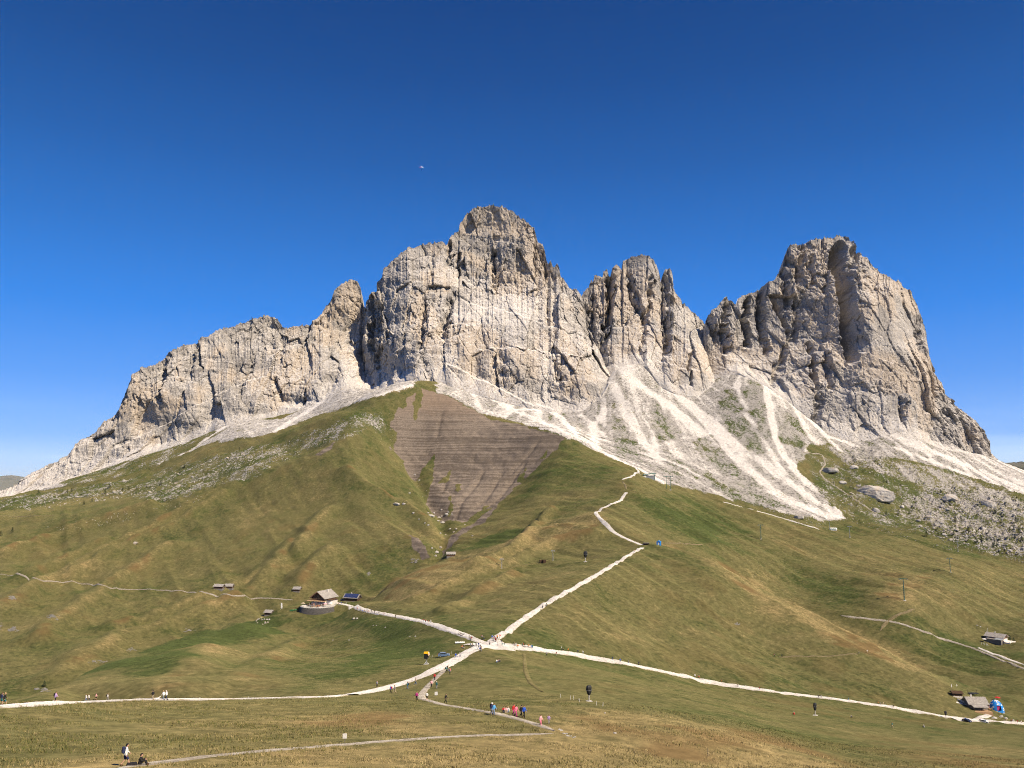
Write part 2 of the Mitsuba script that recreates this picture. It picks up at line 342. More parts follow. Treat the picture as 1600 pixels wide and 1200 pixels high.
# bedding steps of the bare brown face
GZ += BROWN * (fbm(GZ / 3.6 + 1.5 * fbm(GX / 60, GY / 60, 0, 3, 17), GX / 260, 1, 4, 19) * 5.5 + n_fine * 1.6 + np.abs(fbm(GX / 14, GY / 40, 3, 3, 18)) * -7 - BGUL * 3.5)

site = survey(503, 945.5, 580.0)                            # the inn stands on a levelled bench that falls away in front
dxs, dys = GX - site[0], GY - site[1]
w_site = np.exp(-np.maximum(0, np.hypot(np.where(dxs > 0, dxs / 1.05, dxs / 1.45), dys + 8) - 20) ** 2 / 90)
bench = site[2] - 3.3 * sstep(11, 16.5, np.hypot(dxs * .68, np.minimum(dys + 8, 0)) + np.where(dys < -8, 8, -9)) + np.where(dys < -14, (dys + 14) * 0.25, 0.0) + np.where(dys > 8, (dys - 8) * 0.2, 0) - np.maximum(0, -dxs - 15) * 0.12
GZ = GZ * (1 - w_site) + bench * w_site
tone = 0.9 * DRY - 1.0 * GREEN + 0.55 * RIBD + n_big * 0.6
cover = np.maximum(SCREE * np.clip(0.70 + 0.7 * WHITE - 0.16 * VEG - 0.7 * LVEG, 0, 1), ROCKY * 0.46)
cls = np.where(BROWN > cover, -BROWN, cover)
tone = tone * (1 - SCREE) + (2 * WHITE - 1) * SCREE
tone = np.where((ROCKY > .3) & (SCREE < .5), tone * .5 - .45, tone)
uvland = np.stack([cls.ravel(), tone.ravel()], 1)
V = np.stack([GX, GY, GZ], -1).reshape(-1, 3)
idx = np.arange(NJ * NI).reshape(NJ, NI)
a, b, c, d = idx[:-1, :-1].ravel(), idx[:-1, 1:].ravel(), idx[1:, 1:].ravel(), idx[1:, :-1].ravel()
F = np.vstack([np.stack([a, b, c], 1), np.stack([a, c, d], 1)])

fb, vo, sm, mix, nz = mikit.fbm, mikit.voronoi, mikit.smoothstep, mikit.mix, mikit.noise


def land_color(p, n, uv):
    x, y, z = p.x, p.y, p.z
    k, tn = uv.x, uv.y
    big = fb(x / 60, y / 60, 0, octaves=3)
    mid = fb(x / 9, y / 9, z / 9, octaves=3)
    fine = fb(x / 1.7, y / 1.7, z / 1.7, octaves=3)
    tuft = nz(x * 2.3, y * 2.3, z * 2.3)
    t = tn + (big - 0.5) * 1.4 + (mid - 0.5) * 1.35 + (fine - 0.5) * 1.0
    g = mix((0.050, 0.066, 0.022), (0.106, 0.100, 0.043), sm(-1.0, 0.25, t))
    g = mix(g, (0.205, 0.163, 0.078), sm(0.1, 1.6, t))
    g = g * (0.58 + 0.84 * fine) * (0.78 + 0.44 * tuft)
    rust = sm(0.58, 0.72, fb(x / 21 + 40, y / 21, 0, octaves=3)) * sm(-0.2, 0.6, tn)
    g = mix(g, (0.120, 0.076, 0.034), rust * 0.6)
    # limestone scree
    s = mix((0.275, 0.267, 0.255), (0.50, 0.49, 0.472), sm(-0.65, 0.6, uv.y + (mid - 0.5) * 1.1 + (fine - 0.5) * 1.9))
    s = s * (0.72 + 0.56 * nz(x / 2.1, y / 2.1, z / 2.1)) * (1 - 0.5 * sm(0.42, 0.30, nz(x / 2.6 + 7, y / 2.6, z / 2.6)) * sm(0.6, -0.4, uv.y))
    # grass creeping into the stones where the cover is thin
    thr = 0.5 + (fb(x / 13 + 9, y / 22, 0, octaves=4) - 0.5) * 1.0 + (fine - 0.5) * 1.5
    out = mix(g, s, sm(-0.07, 0.07, k - thr) * sm(0.03, 0.08, k))
    # bare banded marl
    bed = 0.5 + (fb(x / 120, y / 120, (z + (fb(x / 45, y / 45, 4, octaves=3) - 0.5) * 5) / 2.0, octaves=3) - 0.5) * 0.85 + (fine - 0.5) * 0.3 + (big - 0.5) * 0.3
    br = mix((0.098, 0.083, 0.070), (0.172, 0.147, 0.124), sm(0.34, 0.66, bed))
    br = mix(br, (0.19, 0.146, 0.112), sm(690, 745, z + (mid - 0.5) * 30) * 0.7)
    br = br * (0.8 + 0.4 * fine)
    wb = sm(0.40, 0.55, -k + (fine - 0.5) * 0.25)
    return mix(out, br, wb)


mat('land_mat', mikit.proc(land_color), 0.95, 0.05)
fcls = cls.ravel()[F].mean(1)
fy = V[F][:, :, 1].mean(1)


def part_mesh(faces):
    used, inv = np.unique(faces, return_inverse=True)
    return V[used], inv.reshape(-1, 3), uvland[used]


NRM = None
def struct(name, m, bsdf, label, cat, smooth=False, uv=None):
    scene[name] = mikit.ply(m, bsdf, smooth=smooth, uv=uv)
    labels[name] = {'label': label, 'kind': 'structure'}
    if cat: labels[name]['category'] = cat


def land_piece(name, sel, label):
    v, f, u = part_mesh(F[sel])
    struct(name, (v, f), 'land_mat', label, None, smooth=True, uv=u)


is_scree = fcls > 0.5
is_brown = fcls < -0.5
land_piece('meadow', ~is_scree & ~is_brown, 'green and straw coloured alpine pasture falling from the viewpoint and rising to the cliffs')
land_piece('scree_slope', is_scree, 'pale limestone scree fans spreading below the cliffs')
land_piece('bare_earth', is_brown, 'banded brown bare earth face under the central summit')

# ------------------------------------------------------------------ rock massifs
def billow(x, z, o, seed):
    return sum(0.5 ** i * np.abs(2 * meshkit.noise(np.stack([x * 2 ** i, z * 2 ** i, x * 0 + 7.3 * i], -1), seed + i) - 1) for i in range(o))


def massif(name, label, sky, foot, inner, step_px, nv, seed, warm, amp=1.0, pale=(), cracks=(), steps=(), calm=(), jag=0.6):
    """A rock wall: a sheet from its foot to its skyline, set back by ledges, split into pillars and fissures, closed by a back slope."""
    sky, foot = np.array(sky, float), np.array(foot, float)
    u = np.arange(sky[0, 0], sky[-1, 0] + 1e-6, step_px)
    st = np.interp(u, sky[:, 0], sky[:, 1]); sY = np.interp(u, sky[:, 0], sky[:, 2])
    sY = gaussian_filter1d(sY, 12)
    fp = np.interp(u, foot[:, 0], foot[:, 1]); fY = gaussian_filter1d(np.interp(u, foot[:, 0], foot[:, 2]), 20)
    st = np.minimum(st, fp + 10) + (fbm(u / 5, u * 0, seed, 3, seed) * 6 + fbm(u / 1.6, u * 0, seed, 2, seed + 1) * 3 - 5 * np.maximum(0, 1 - np.abs(2 * meshkit.noise(np.stack([u / 6.5, u * 0, u * 0 + seed], -1), seed + 3) - 1) * 3.2) * sstep(60, 150, fp - st) * jag)
    fp = fp + 6
    t = np.linspace(0, 1, nv) ** 0.93
    U = np.repeat(u[None], nv, 0); Tt = np.repeat(t[:, None], len(u), 1)
    PY = fp[None] + (st - fp)[None] * Tt
    # set-back of the wall: straight between foot and skyline unless surveyed points say otherwise
    P, W = [], []
    for k in range(0, len(u), max(1, len(u) // 90)):
        P += [(u[k], fp[k]), (u[k], st[k])]; W += [fY[k] - 4, sY[k]]
    for (a, b, y) in inner:
        P.append((a, b)); W.append(y)
    Y = LinearNDInterpolator(np.array(P), np.array(W), rescale=True)(U, PY)
    lin = fY[None] + (sY - fY)[None] * Tt
    Y = np.where(np.isnan(Y), lin, Y)
    Y = gaussian_filter(Y, (10, 10))
    Q = survey(U, PY, Y)
    X, Z = Q[..., 0], Q[..., 2]
    # relief
    q = X + 34 * fbm(X / 110, Z / 150, seed, 3, seed + 2)
    zz = Z + 20 * fbm(X / 90, Z / 60, seed, 3, seed + 3) + 0.12 * X
    rough = 0.36 + 0.80 * sstep(-0.10, 0.16, fbm(X / 95, Z / 120, 6, 3, seed + 15))
    pil = billow(q / 80, Z / 420, 1, seed + 10) * 22 + fbm(X / 60, Z / 60, 5, 4, seed + 60) * 22
    w1 = 9 * fbm(X / 30, Z / 45, 3, 3, seed + 16)
    v, e = facets((q + w1) / 42, (Z + .25 * X) / 95, seed + 21)
    pil += v * 19 - 3.0 * (1 - sstep(0, .07, e))
    v, e = facets((q + w1 * .6 + .15 * Z) / 17, (Z - .2 * X) / 34, seed + 31)
    pil += (v * 11.5 - 2.5 * (1 - sstep(0, .10, e))) * rough
    v, e = facets((X + .3 * Z + w1 * .3) / 7.5, (Z - .3 * X) / 11.5, seed + 41)
    pil += (v * 4.8 - 1.1 * (1 - sstep(0, .15, e))) * rough
    v, e = facets(X / 3.6, Z / 4.4, seed + 51)
    pil += v * 2.3 * (.4 + .6 * rough)
    h1, h2 = 38.0, 12.0
    f1, f2 = (zz / h1) % 1.0, (zz / h2 + 0.7 * fbm(X / 40, Z / 30, 2, 2, seed + 9)) % 1.0
    lm = np.clip(fbm(X / 70, Z / 50, 4, 3, seed + 12) * 3 + 0.35, 0, 1)
    ledge = -lm * ((f1 - sstep(0.72, 1.0, f1)) * 5.5 + (f2 - sstep(0.65, 1.0, f2)) * 1.6)
    fade = (0.35 + 0.65 * sstep(0.0, 0.10, Tt)) * (0.7 + 0.3 * sstep(0.0, 0.10, 1 - Tt))
    for (cx, cy, rx, ry, k) in calm:
        fade = fade * (1 - k * np.exp(-((U - cx) / rx) ** 2 - ((PY - cy) / ry) ** 2))
    D = (pil - pil.mean()) * amp * fade + ledge * 0.9 * fade
    D = D - sstep(0.74, 0.96, Tt) * 11 * amp
    apron = np.clip(1 - Tt / (.07 + .10 * np.clip(.5 + 1.6 * fbm(U / 24, U * 0, seed, 3, seed + 99), 0, 1.4)), 0, 1)
    D = D * (1 - .7 * apron) + 13 * apron ** 1.2
    for pl_, wd, dep in cracks:
        pl_ = np.array(pl_, float)
        best = np.full(U.shape, 1e9)
        jx = fbm(U / 9, PY / 9, 1, 4, seed + 90) * 9 + (facets(U / 7, PY / 11, seed + 97)[0]) * 5
        if dep > 70: jx = jx * 0.4
        for (x0, y0), (x1, y1) in zip(pl_[:-1], pl_[1:]):
            dx, dy = x1 - x0, y1 - y0
            tt = np.clip(((U + jx - x0) * dx + (PY - y0) * dy) / (dx * dx + dy * dy), 0, 1)
            best = np.minimum(best, np.hypot(U + jx - x0 - tt * dx, (PY - y0 - tt * dy) * 0.6))
        D = D - dep * np.clip(1.15 - best / (1.45 * wd), 0, 1) * (.6 + .8 * meshkit.noise(np.stack([U / 16, PY / 13, U * 0], -1), seed + 98))
    for pl_, out_m in steps:
        pl_ = np.array(pl_, float)
        yy = np.interp(U, pl_[:, 0], pl_[:, 1]) + fbm(U / 12, PY / 30, 2, 3, seed + 91) * 10
        span = sstep(pl_[0, 0], pl_[0, 0] + 20, U) * (1 - sstep(pl_[-1, 0] - 20, pl_[-1, 0], U))
        D = D + out_m * span * sstep(-1.5, 2.5, PY - yy) * (1 - sstep(25, 110, PY - yy))
    Q = Q.copy(); Q[..., 1] -= D
    Q[..., 0] += 1.5 * fbm(X / 7, Z / 7, 3, 3, seed + 70) * fade * 2
    Q[..., 2] += 2.0 * fbm(X / 9, Z / 9, 8, 3, seed + 71) * fade * 2 * (1 - sstep(0.93, 1, Tt))
    # back slope
    nb = 16
    back = []
    for k in range(1, nb + 1):
        s = k / nb
        r = Q[-1].copy()
        H = r[:, 2] - 380
        r[:, 1] += s * H * 0.9 + fbm(r[:, 0] / 30, r[:, 1] / 30 + k, 0, 3, seed + 80) * 20 * s
        r[:, 2] -= s ** 1.25 * H
        back.append(r)
    base = []
    for dz, dy in ((-140, 25), (-45, 8)):
        r = Q[0].copy(); r[:, 2] += dz; r[:, 1] += dy; base.append(r)
    full = np.concatenate([np.array(base), Q, np.array(back)], 0)
    ext = lambda A: np.concatenate([np.repeat(A[:1], 2, 0), A, np.repeat(A[-1:], nb, 0)], 0)
    nr, nc = full.shape[:2]
    idx = np.arange(nr * nc).reshape(nr, nc)
    a, b, c, d = idx[:-1, :-1].ravel(), idx[:-1, 1:].ravel(), idx[1:, 1:].ravel(), idx[1:, :-1].ravel()
    F = np.vstack([np.stack([a, b, c], 1), np.stack([a, c, d], 1)])
    w = np.zeros(full.shape[:2])
    uu, pp = ext(U), ext(PY)
    for (cx, cy, rx, ry, s) in warm:
        w += s * np.exp(-((uu - cx) / rx) ** 2 - ((pp - cy) / ry) ** 2)
    pl = np.zeros_like(w)
    for (cx, cy, rx, ry, s) in pale:
        pl += s * np.exp(-((uu - cx) / rx) ** 2 - ((pp - cy) / ry) ** 2)
    pl += .8 * np.concatenate([np.ones((2, apron.shape[1])), apron, np.zeros((nb, apron.shape[1]))], 0) ** .7
    chute = np.clip(fbm(uu / 13 + fbm(uu / 30, pp / 30, 1, 2, seed + 95) * 2, pp / 160, seed, 3, seed + 96) * 3.2 + .25, 0, 1.3)
    pl += chute * np.exp(-np.maximum(ext(np.repeat(fp[None], nv, 0)) - pp, 0) / 26.0)
    uv = np.stack([w.ravel(), pl.ravel()], 1)
    struct(name, (full.reshape(-1, 3), F), 'rock_mat', label, None, smooth=False, uv=uv)


def rock_color(p, n, uv):
    x, y, z = p.x, p.y, p.z
    q = x + 0.4 * y
    big = fb(q / 70, z / 55, 0, octaves=4)
    patch = fb(q / 22 + 5, z / 34, 3, octaves=4)
    streak = fb(q / 4.5, z / 60, 1, octaves=4)
    fine = fb(q / 2.2, y / 2.2, z / 2.2, octaves=3)
    grey = mix((0.215, 0.207, 0.198), (0.375, 0.362, 0.343), sm(0.25, 0.75, patch * 0.6 + fine * 0.4))
    warm = mix((0.325, 0.275, 0.218), (0.46, 0.402, 0.332), fine)
    w = sm(0.50, 0.68, big * 0.55 + patch * 0.45 + uv.x * 0.30)
    c = mix(grey, warm, w * 0.7)
    c = mix(c, (0.10, 0.10, 0.105), sm(0.60, 0.78, streak) * 0.4 * (1 - w * 0.6))
    # debris lying on the ledges
    up = sm(0.55, 0.85, n.z + (fine - 0.5) * 0.3)
    c = mix(c, (0.47, 0.46, 0.445), dr.clip(up * 0.75 + uv.y * sm(0.42, 0.55, fine + 0.1), 0, 0.9))
    return c * (0.82 + 0.36 * fine)


mat('rock_mat', mikit.proc(rock_color), 0.95, 0.05)
SKY_LEFT = [(-260,820),(-120,792),(0,765),(17,759),(38,745),(58,733),(85,720),(105,704),(125,686),(146,676),(160,658),(175,651),(184,640),(192,622),(201,596),(204,587),(216,580),(227,571),(233,570),(248,562),(257,553),(271,546),(289,537),(303,535),(315,526),(324,526),(344,513),(367,508),(388,498),(400,496),(417,491),(426,495),(432,498),(438,508),(447,513),(458,509),(470,508),(482,507),(490,498),(500,489),(502,481),(517,466),(522,454),(530,444),(543,438),(557,437),(562,449),(563,463),(565,475),(569,482),(580,500),(600,540),(640,600)]
massif('mountain', 'long grey limestone ridge rising from the left to a pointed shoulder', [(a, b, 1560 + max(0, a) * 0.42) for a, b in SKY_LEFT], LEFT_FOOT + [(640,612,1480)],
       [(250,620,1585),(330,600,1620),(430,590,1640),(520,560,1670),(120,740,1530)], 1.15, 190, 100,
       [(225,660,45,70,1.0),(470,570,60,60,.5),(540,480,25,50,.7),(440,620,40,50,.8)], 0.75, [(430,545,30,6,.5),(120,735,60,20,.3)],
       [([(311,545),(313,575)],3,18),([(256,582),(250,622)],4,14),([(560,555),(566,592)],4,16),([(432,598),(438,625),(470,628)],4,16),([(505,600),(525,590)],4,12),([(395,560),(375,620)],3,10)],
       [([(170,705),(250,668),(330,620),(420,585)],12),([(330,640),(420,560),(470,530)],10)])
SKY_MID = [(556,640),(561,600),(566,540),(570,470),(576,462),(581,457),(584,440),(595,431),(598,417),(616,401),(633,387),(654,380),(674,378),(692,376),(697,382),(703,367),(709,361),(716,357),(718,344),(729,332),(741,323),(762,320),(782,322),(800,327),(817,341),(826,344),(835,355),(841,373),(848,377),(852,390),(854,406),(857,409),(861,406),(865,414),(869,412),(871,408),(875,417),(876,428),(885,438),(890,449),(901,449),(905,456),(910,465),(918,490),(930,520),(950,560),(965,600)]
massif('mountain_001', 'tallest central limestone summit with a flat cap above a broad pale face', [(a, b, 1760 + 60 * math.exp(-((a - 765) / 80) ** 2)) for a, b in SKY_MID],
       [(550,640,1500)] + MID_FOOT + [(968,590,1500)],
       [(640,500,1585),(640,440,1650),(690,480,1640),(700,424,1735),(735,440,1738),(780,452,1745),(830,445,1740),(720,400,1780),(800,400,1780),(700,440,1690),(760,470,1690),(840,465,1690),(880,470,1700),
        (720,500,1570),(800,505,1580),(880,520,1580),(930,560,1540),(720,560,1475),(800,570,1470),(880,580,1465),(660,560,1500),(600,540,1580),(650,580,1470)], 0.95, 290, 200,
       [(720,540,45,30,1.6),(800,440,40,30,.8),(840,400,25,60,1.0),(900,590,30,40,1.2),(660,480,30,60,.6),(850,560,20,40,1.2),(800,350,60,30,.3)], 0.85,
       [(705,428,12,10,.8),(740,440,30,8,.8),(800,480,60,20,.5),(860,470,40,20,.5),(855,575,16,50,.9),(700,560,14,18,.9),(760,500,60,25,.35)],
       [([(715,398),(716,428)],2.5,22),([(770,392),(772,450)],3,22),([(836,385),(836,432)],2.5,14),([(584,448),(583,545)],4,32),([(592,480),(594,575)],3.5,24),([(603,520),(601,572)],3,16),([(660,468),(660,545)],3,16),
        ([(702,476),(690,522)],5,26),([(566,560),(568,602)],3,20),([(868,556),(873,592)],4,16),([(702,380),(702,420)],3,16),([(780,560),(782,600)],8,14),([(672,405),(675,450)],3,12),([(850,395),(852,430)],2.5,14),([(690,650),(660,560)],3,8)],
       [([(600,562),(640,537),(700,506),(745,508)],16),([(690,563),(760,598),(830,632),(880,640)],12),([(720,470),(800,490),(900,520)],10),([(740,545),(830,548),(930,560)],12)])
SKY_FING = [(880,600),(890,560),(900,500),(908,462),(912,457),(917,450),(921,446),(924,437),(928,437),(930,427),(943,430),(944,420),(950,420),(952,428),(956,428),(957,417),(963,412),(969,417),(973,421),(975,406),(987,401),(1004,396),(1014,398),(1019,404),(1026,414),(1030,425),(1033,437),(1035,445),(1037,428),(1042,421),(1047,417),(1051,428),(1051,449),(1057,460),(1064,468),(1066,475),(1080,484),(1092,495),(1104,508),(1112,530),(1122,560),(1135,600)]
massif('mountain_002', 'row of slender limestone towers and a detached needle between the two big summits', [(a, b, 1790) for a, b in SKY_FING],
       [(870,600,1600),(930,600,1560)] + RIGHT_FOOT[:6] + [(1140,600,1600)],
       [(1000,500,1700),(1000,460,1745),(940,520,1680),(1050,500,1730),(1070,520,1690),(1060,560,1580),(1090,560,1590),(1045,545,1640),(1000,540,1640)], 0.85, 200, 300,
       [(985,500,50,60,1.2),(1070,570,40,30,1.2),(940,460,15,30,1.0)], 0.8, [(1060,495,25,14,.7),(1020,555,20,12,.8)],
       [([(927,465),(925,545)],3.5,24),([(956,438),(952,490),(941,545)],4.5,44),([(984,430),(990,470),(1008,496)],3,20),([(1017,438),(1014,480),(1007,500)],3,20),([(1038,436),(1044,475)],4,26),([(1043,500),(1042,545)],5,42),([(1077,558),(1077,600)],3,16),([(1005,500),(1003,560)],3,12)],
       [([(1020,560),(1060,575),(1100,580)],10)])
SKY_RIGHT = [(1080,640),(1092,590),(1100,540),(1104,508),(1108,492),(1113,484),(1122,479),(1127,472),(1134,463),(1138,462),(1147,472),(1150,475),(1154,466),(1164,459),(1179,455),(1191,452),(1200,444),(1206,440),(1215,432),(1222,424),(1229,408),(1231,394),(1238,381),(1258,379),(1270,373),(1282,370),(1299,369),(1325,367),(1331,375),(1341,382),(1343,394),(1357,402),(1372,417),(1381,426),(1390,430),(1401,437),(1407,437),(1424,455),(1433,472),(1439,490),(1448,509),(1452,531),(1454,548),(1459,569),(1468,586),(1477,607),(1492,625),(1506,642),(1524,653),(1535,671),(1540,685),(1543,706),(1556,722),(1570,735)]
massif('mountain_003', 'massive square limestone tower on the right split by a deep dark chimney', [(a, b, 1700 + 40 * math.exp(-((a - 1290) / 70) ** 2) - max(0, a - 1430) * 0.9) for a, b in SKY_RIGHT],
       [(1080,610,1600)] + [f for f in RIGHT_FOOT if 1110 < f[0] < 1560] + [(1575,735,1540)],
       [(1300,400,1665),(1302,450,1640),(1304,500,1610),(1306,540,1580),(1346,420,1630),(1350,470,1580),(1352,520,1550),(1352,560,1530),
        (1260,450,1665),(1250,520,1640),(1200,500,1690),(1160,520,1700),(1180,560,1640),(1130,520,1690),(1280,600,1530),(1340,620,1480),(1400,450,1600),(1400,540,1535),(1420,620,1490),(1450,600,1540),(1480,660,1520),(1380,500,1555)], 0.95, 260, 400,
       [(1290,500,18,90,1.1),(1410,590,50,40,1.1),(1400,440,50,30,.8),(1450,620,14,80,.8),(1160,570,40,20,.5),(1360,480,16,30,.6)], 0.9, [(1400,540,40,8,.5),(1370,640,14,20,.8)],
       [([(1311,398),(1317,440),(1320,485),(1324,525),(1330,552)],7.0,105),([(1316,396),(1322,440),(1324,485),(1328,540)],8.5,105),([(1338,392),(1334,425),(1330,470)],4,30),([(1224,425),(1236,472)],4,22),([(1256,385),(1251,432)],4,20),([(1272,405),(1274,440)],4,18),
        ([(1109,498),(1118,535)],4,24),([(1139,475),(1126,512),(1133,545)],4.5,40),([(1172,470),(1163,500),(1170,535)],4,32),([(1192,455),(1188,500),(1199,545)],4.5,38),([(1212,475),(1236,525)],4,22),([(1269,542),(1276,605)],4,24),([(1280,625),(1269,668)],5,24),
        ([(1250,470),(1244,530)],4,20),([(1232,540),(1215,590)],4,22),([(1290,560),(1300,600)],4,18),([(1340,500),(1344,540)],3,14),([(1434,500),(1438,545)],3,12),([(1408,630),(1408,660)],2.5,10),([(1210,600),(1213,570)],3,16)],
       [([(1315,545),(1340,550),(1400,572),(1445,600)],14),([(1240,560),(1290,545),(1320,560)],12)],
       [(1405,520,55,110,.6),(1360,640,60,40,.4)])
# ------------------------------------------------------------------ far country and air
def ridge(name, label, prof, Y, depth):
    prof = np.array(prof, float)
    u = np.linspace(prof[0, 0], prof[-1, 0], 160)
    v = np.interp(u, prof[:, 0], prof[:, 1]) + fbm(u / 9, u * 0, Y / 1000, 4, 21) * 5
    top = survey(u, v, Y)
    rws = []
    for k in range(-8, 9):
        r = top.copy(); r[:, 1] += k / 8 * depth + fbm(top[:, 0] / 900, k + 0 * u, 1, 3, 22) * 900
        r[:, 2] = 330 + (top[:, 2] - 330) * (1 - abs(k / 8) ** 1.3)
        rws.append(r)
    g = np.array(rws); nr, nc = g.shape[:2]; ix = np.arange(nr * nc).reshape(nr, nc)
    a, b, c, d = ix[:-1, :-1].ravel(), ix[:-1, 1:].ravel(), ix[1:, 1:].ravel(), ix[1:, :-1].ravel()
    struct(name, (g.reshape(-1, 3), np.vstack([np.stack([a, b, c], 1), np.stack([a, c, d], 1)])), 'forest_mat', label, None, smooth=True)


mat('forest_mat', mikit.proc(lambda p, n, uv: mix((0.045, 0.06, 0.035), (0.12, 0.115, 0.10), fb(p.x / 400, p.y / 400, p.z / 300, octaves=3))), 0.95, 0.05)
ridge('hills', 'hazy blue mountain range on the left horizon', [(-420, 741), (-250, 735), (-100, 744), (0, 745), (20, 742), (36, 747), (120, 750), (300, 756)], 50000, 6000)
ridge('hills_001', 'dark distant hill just showing at the right edge of the picture', [(1500, 742), (1560, 724), (1590, 722), (1610, 729), (1700, 720), (1900, 735)], 11000, 2500)
gs = 58000.0
struct('valley', (np.array([[-gs, -gs, 345], [gs, -gs, 345], [gs, gs, 345], [-gs, gs, 345]], float), np.array([[0, 1, 2], [0, 2, 3]])), 'forest_mat', 'low valley country beyond the hills', None)

# ------------------------------------------------------------------ gravel paths
def gravel(c0, c1, edge):
    def f(p, n, uv):
        g = fb(p.x / 2.2, p.y / 2.2, 0, octaves=3)
        h = nz(p.x * 3, p.y * 3, 0)
        c = mix(c0, c1, sm(0.3, 0.7, g * 0.6 + h * 0.4))
        rut = sm(0.18, 0.0, dr.abs(dr.abs(uv.x) - 0.42)) * 0.12
        return mix(c * (1 - rut), edge, sm(0.72, 1.05, dr.abs(uv.x) + (g - 0.5) * 0.9 + (h - 0.5) * 0.4) * 0.85)
    return mikit.proc(f)


mat('white_gravel', gravel((0.40, 0.388, 0.365), (0.57, 0.56, 0.535), (0.23, 0.20, 0.13)), 0.95, 0.05)
mat('grey_gravel', gravel((0.22, 0.20, 0.165), (0.35, 0.33, 0.29), (0.15, 0.125, 0.065)), 0.95, 0.05)
mat('worn_grass', gravel((0.095, 0.088, 0.036), (0.15, 0.132, 0.066), (0.09, 0.085, 0.03)), 0.95, 0.05)
mat('trodden_soil', gravel((0.12, 0.104, 0.055), (0.20, 0.17, 0.105), (0.105, 0.094, 0.035)), 0.95, 0.05)
n_path = 0


def path(pp, width, m, label, lift=0.14, name='path'):
    global n_path
    w = line(pp)
    d = np.diff(w[:, :2], axis=0); s = np.concatenate([[0], np.cumsum(np.hypot(d[:, 0], d[:, 1]))])
    t = np.arange(0, s[-1], max(0.8, width * 0.3))
    x, y = (gaussian_filter1d(np.interp(t, s, w[:, k]), max(2.5, 5.0 / (t[1] - t[0])), mode='nearest') for k in (0, 1))
    tx, ty = np.gradient(x), np.gradient(y); L = np.hypot(tx, ty) + 1e-9
    nx, ny = -ty / L, tx / L
    wob = 1 + 0.5 * fbm(t / 6, t * 0, n_path, 3, 31), 1 + 0.5 * fbm(t / 6, t * 0 + 9, n_path, 3, 32)
    cr = np.linspace(-1, 1, 7)
    V_ = []
    end = np.minimum(1, np.minimum(t - t[0] + 1.5, t[-1] - t + 1.5) / (width * 4)) if m != WG else 1.0
    for k, c in enumerate(cr):
        h = width / 2 * (wob[0] if c < 0 else wob[1]) * end
        px_, py_ = x + nx * c * h, y + ny * c * h
        V_.append(np.stack([px_, py_, height(px_, py_) + lift * (1.0 if abs(c) < 0.9 else -0.6)], -1))
    g = np.array(V_); nr, nc = g.shape[:2]; ix = np.arange(nr * nc).reshape(nr, nc)
    a, b, c, e = ix[:-1, :-1].ravel(), ix[:-1, 1:].ravel(), ix[1:, 1:].ravel(), ix[1:, :-1].ravel()
    F_ = np.vstack([np.stack([a, c, b], 1), np.stack([a, e, c], 1)])
    key = name if n_path == 0 else f'{name}_{n_path:03d}'
    n_path += 1
    struct(key, (g.reshape(-1, 3), F_), m, label, None, smooth=True, uv=np.stack([np.repeat(cr, nc), np.tile(t, nr)], 1))


WG, GG, TS = 'white_gravel', 'grey_gravel', 'trodden_soil'
path([(-80,1113),(0,1106.5),(40,1102),(90,1098.5),(150,1096.5),(220,1094.5),(300,1093.5),(400,1092),(505,1090),(541,1086.3)], 4.2, WG, 'white gravel path along the left foreground crest', 0.25)
path([(538,1086.8),(560,1084.5),(600,1076),(660,1057),(700,1037),(740,1015),(757,1008)], 6.0, WG, 'broad white gravel road climbing to the crossroads from the left', 0.2)
path([(762,1007),(745,1002),(720,991),(690,980),(660,971),(620,963),(580,956),(545,946),(520,941)], 4.2, WG, 'gravel road from the crossroads to the large mountain inn', 0.3)
path([(728,1011),(760,1008),(800,1008)], 13.0, WG, 'white gravel clearing where the roads cross', 0.32)
path([(762,1006),(790,988),(850,945),(900,917),(950,888),(978,870),(1004,855)], 4.2, WG, 'pale gravel road climbing the grassy nose', 0.3)
path([(1006,853),(985,845),(960,833),(945,818),(930,802),(943,793),(968,783),(980,768)], 4.4, WG, 'winding pale gravel road above the small blue hut', 0.3)
path([(970,750),(986,745),(998,736),(990,728),(970,718)], 3.6, WG, 'short hairpin of pale road below the scree', 0.3)
path([(979,766),(977,757),(971,751)], 3.0, TS, 'eroded brown gap in the road below the lift station', 0.3)
path([(768,1007),(790,1010.5),(860,1017),(930,1028),(1000,1042),(1100,1064),(1200,1080),(1300,1092),(1400,1106),(1470,1119),(1530,1126),(1600,1131),(1690,1137)], 5.4, WG, 'long white gravel road sloping away to the right', 0.3)
path([(1478,1121),(1500,1125),(1545,1128)], 11.0, WG, 'gravel parking place in front of the wooden hut', 0.34)
path([(1515,1127),(1535,1121),(1549,1115)], 3.2, WG, 'short gravel ramp up to the wooden hut', 0.38)
path([(697,1045),(680,1060),(663,1078),(656,1091),(672,1097),(700,1102),(740,1109),(775,1116),(815,1124),(845,1134),(868,1142),(876,1146)], 2.0, GG, 'narrow grey footpath winding down from the white road', 0.1)
path([(882,1146),(860,1147.5),(800,1148),(700,1151),(600,1158),(500,1166),(400,1174),(300,1185),(220,1194),(150,1207)], 1.7, GG, 'narrow grey footpath across the foreground grass', 0.08)
path([(-40,897),(0,898),(40,900),(65,908),(100,908),(150,914),(180,920),(250,922),(300,925),(350,931),(420,935),(462,938)], 1.4, GG, 'thin trail crossing the big left slope', 0.35)
path([(1128,784),(1200,803),(1250,818),(1282,828)], 3.2, WG, 'straight pale track on the right pasture ridge', 0.3)
path([(1310,962),(1400,972),(1450,990),(1500,1006),(1530,1016),(1560,1030),(1600,1045),(1660,1066)], 2.6, GG, 'pale track across the right pasture', 0.3)
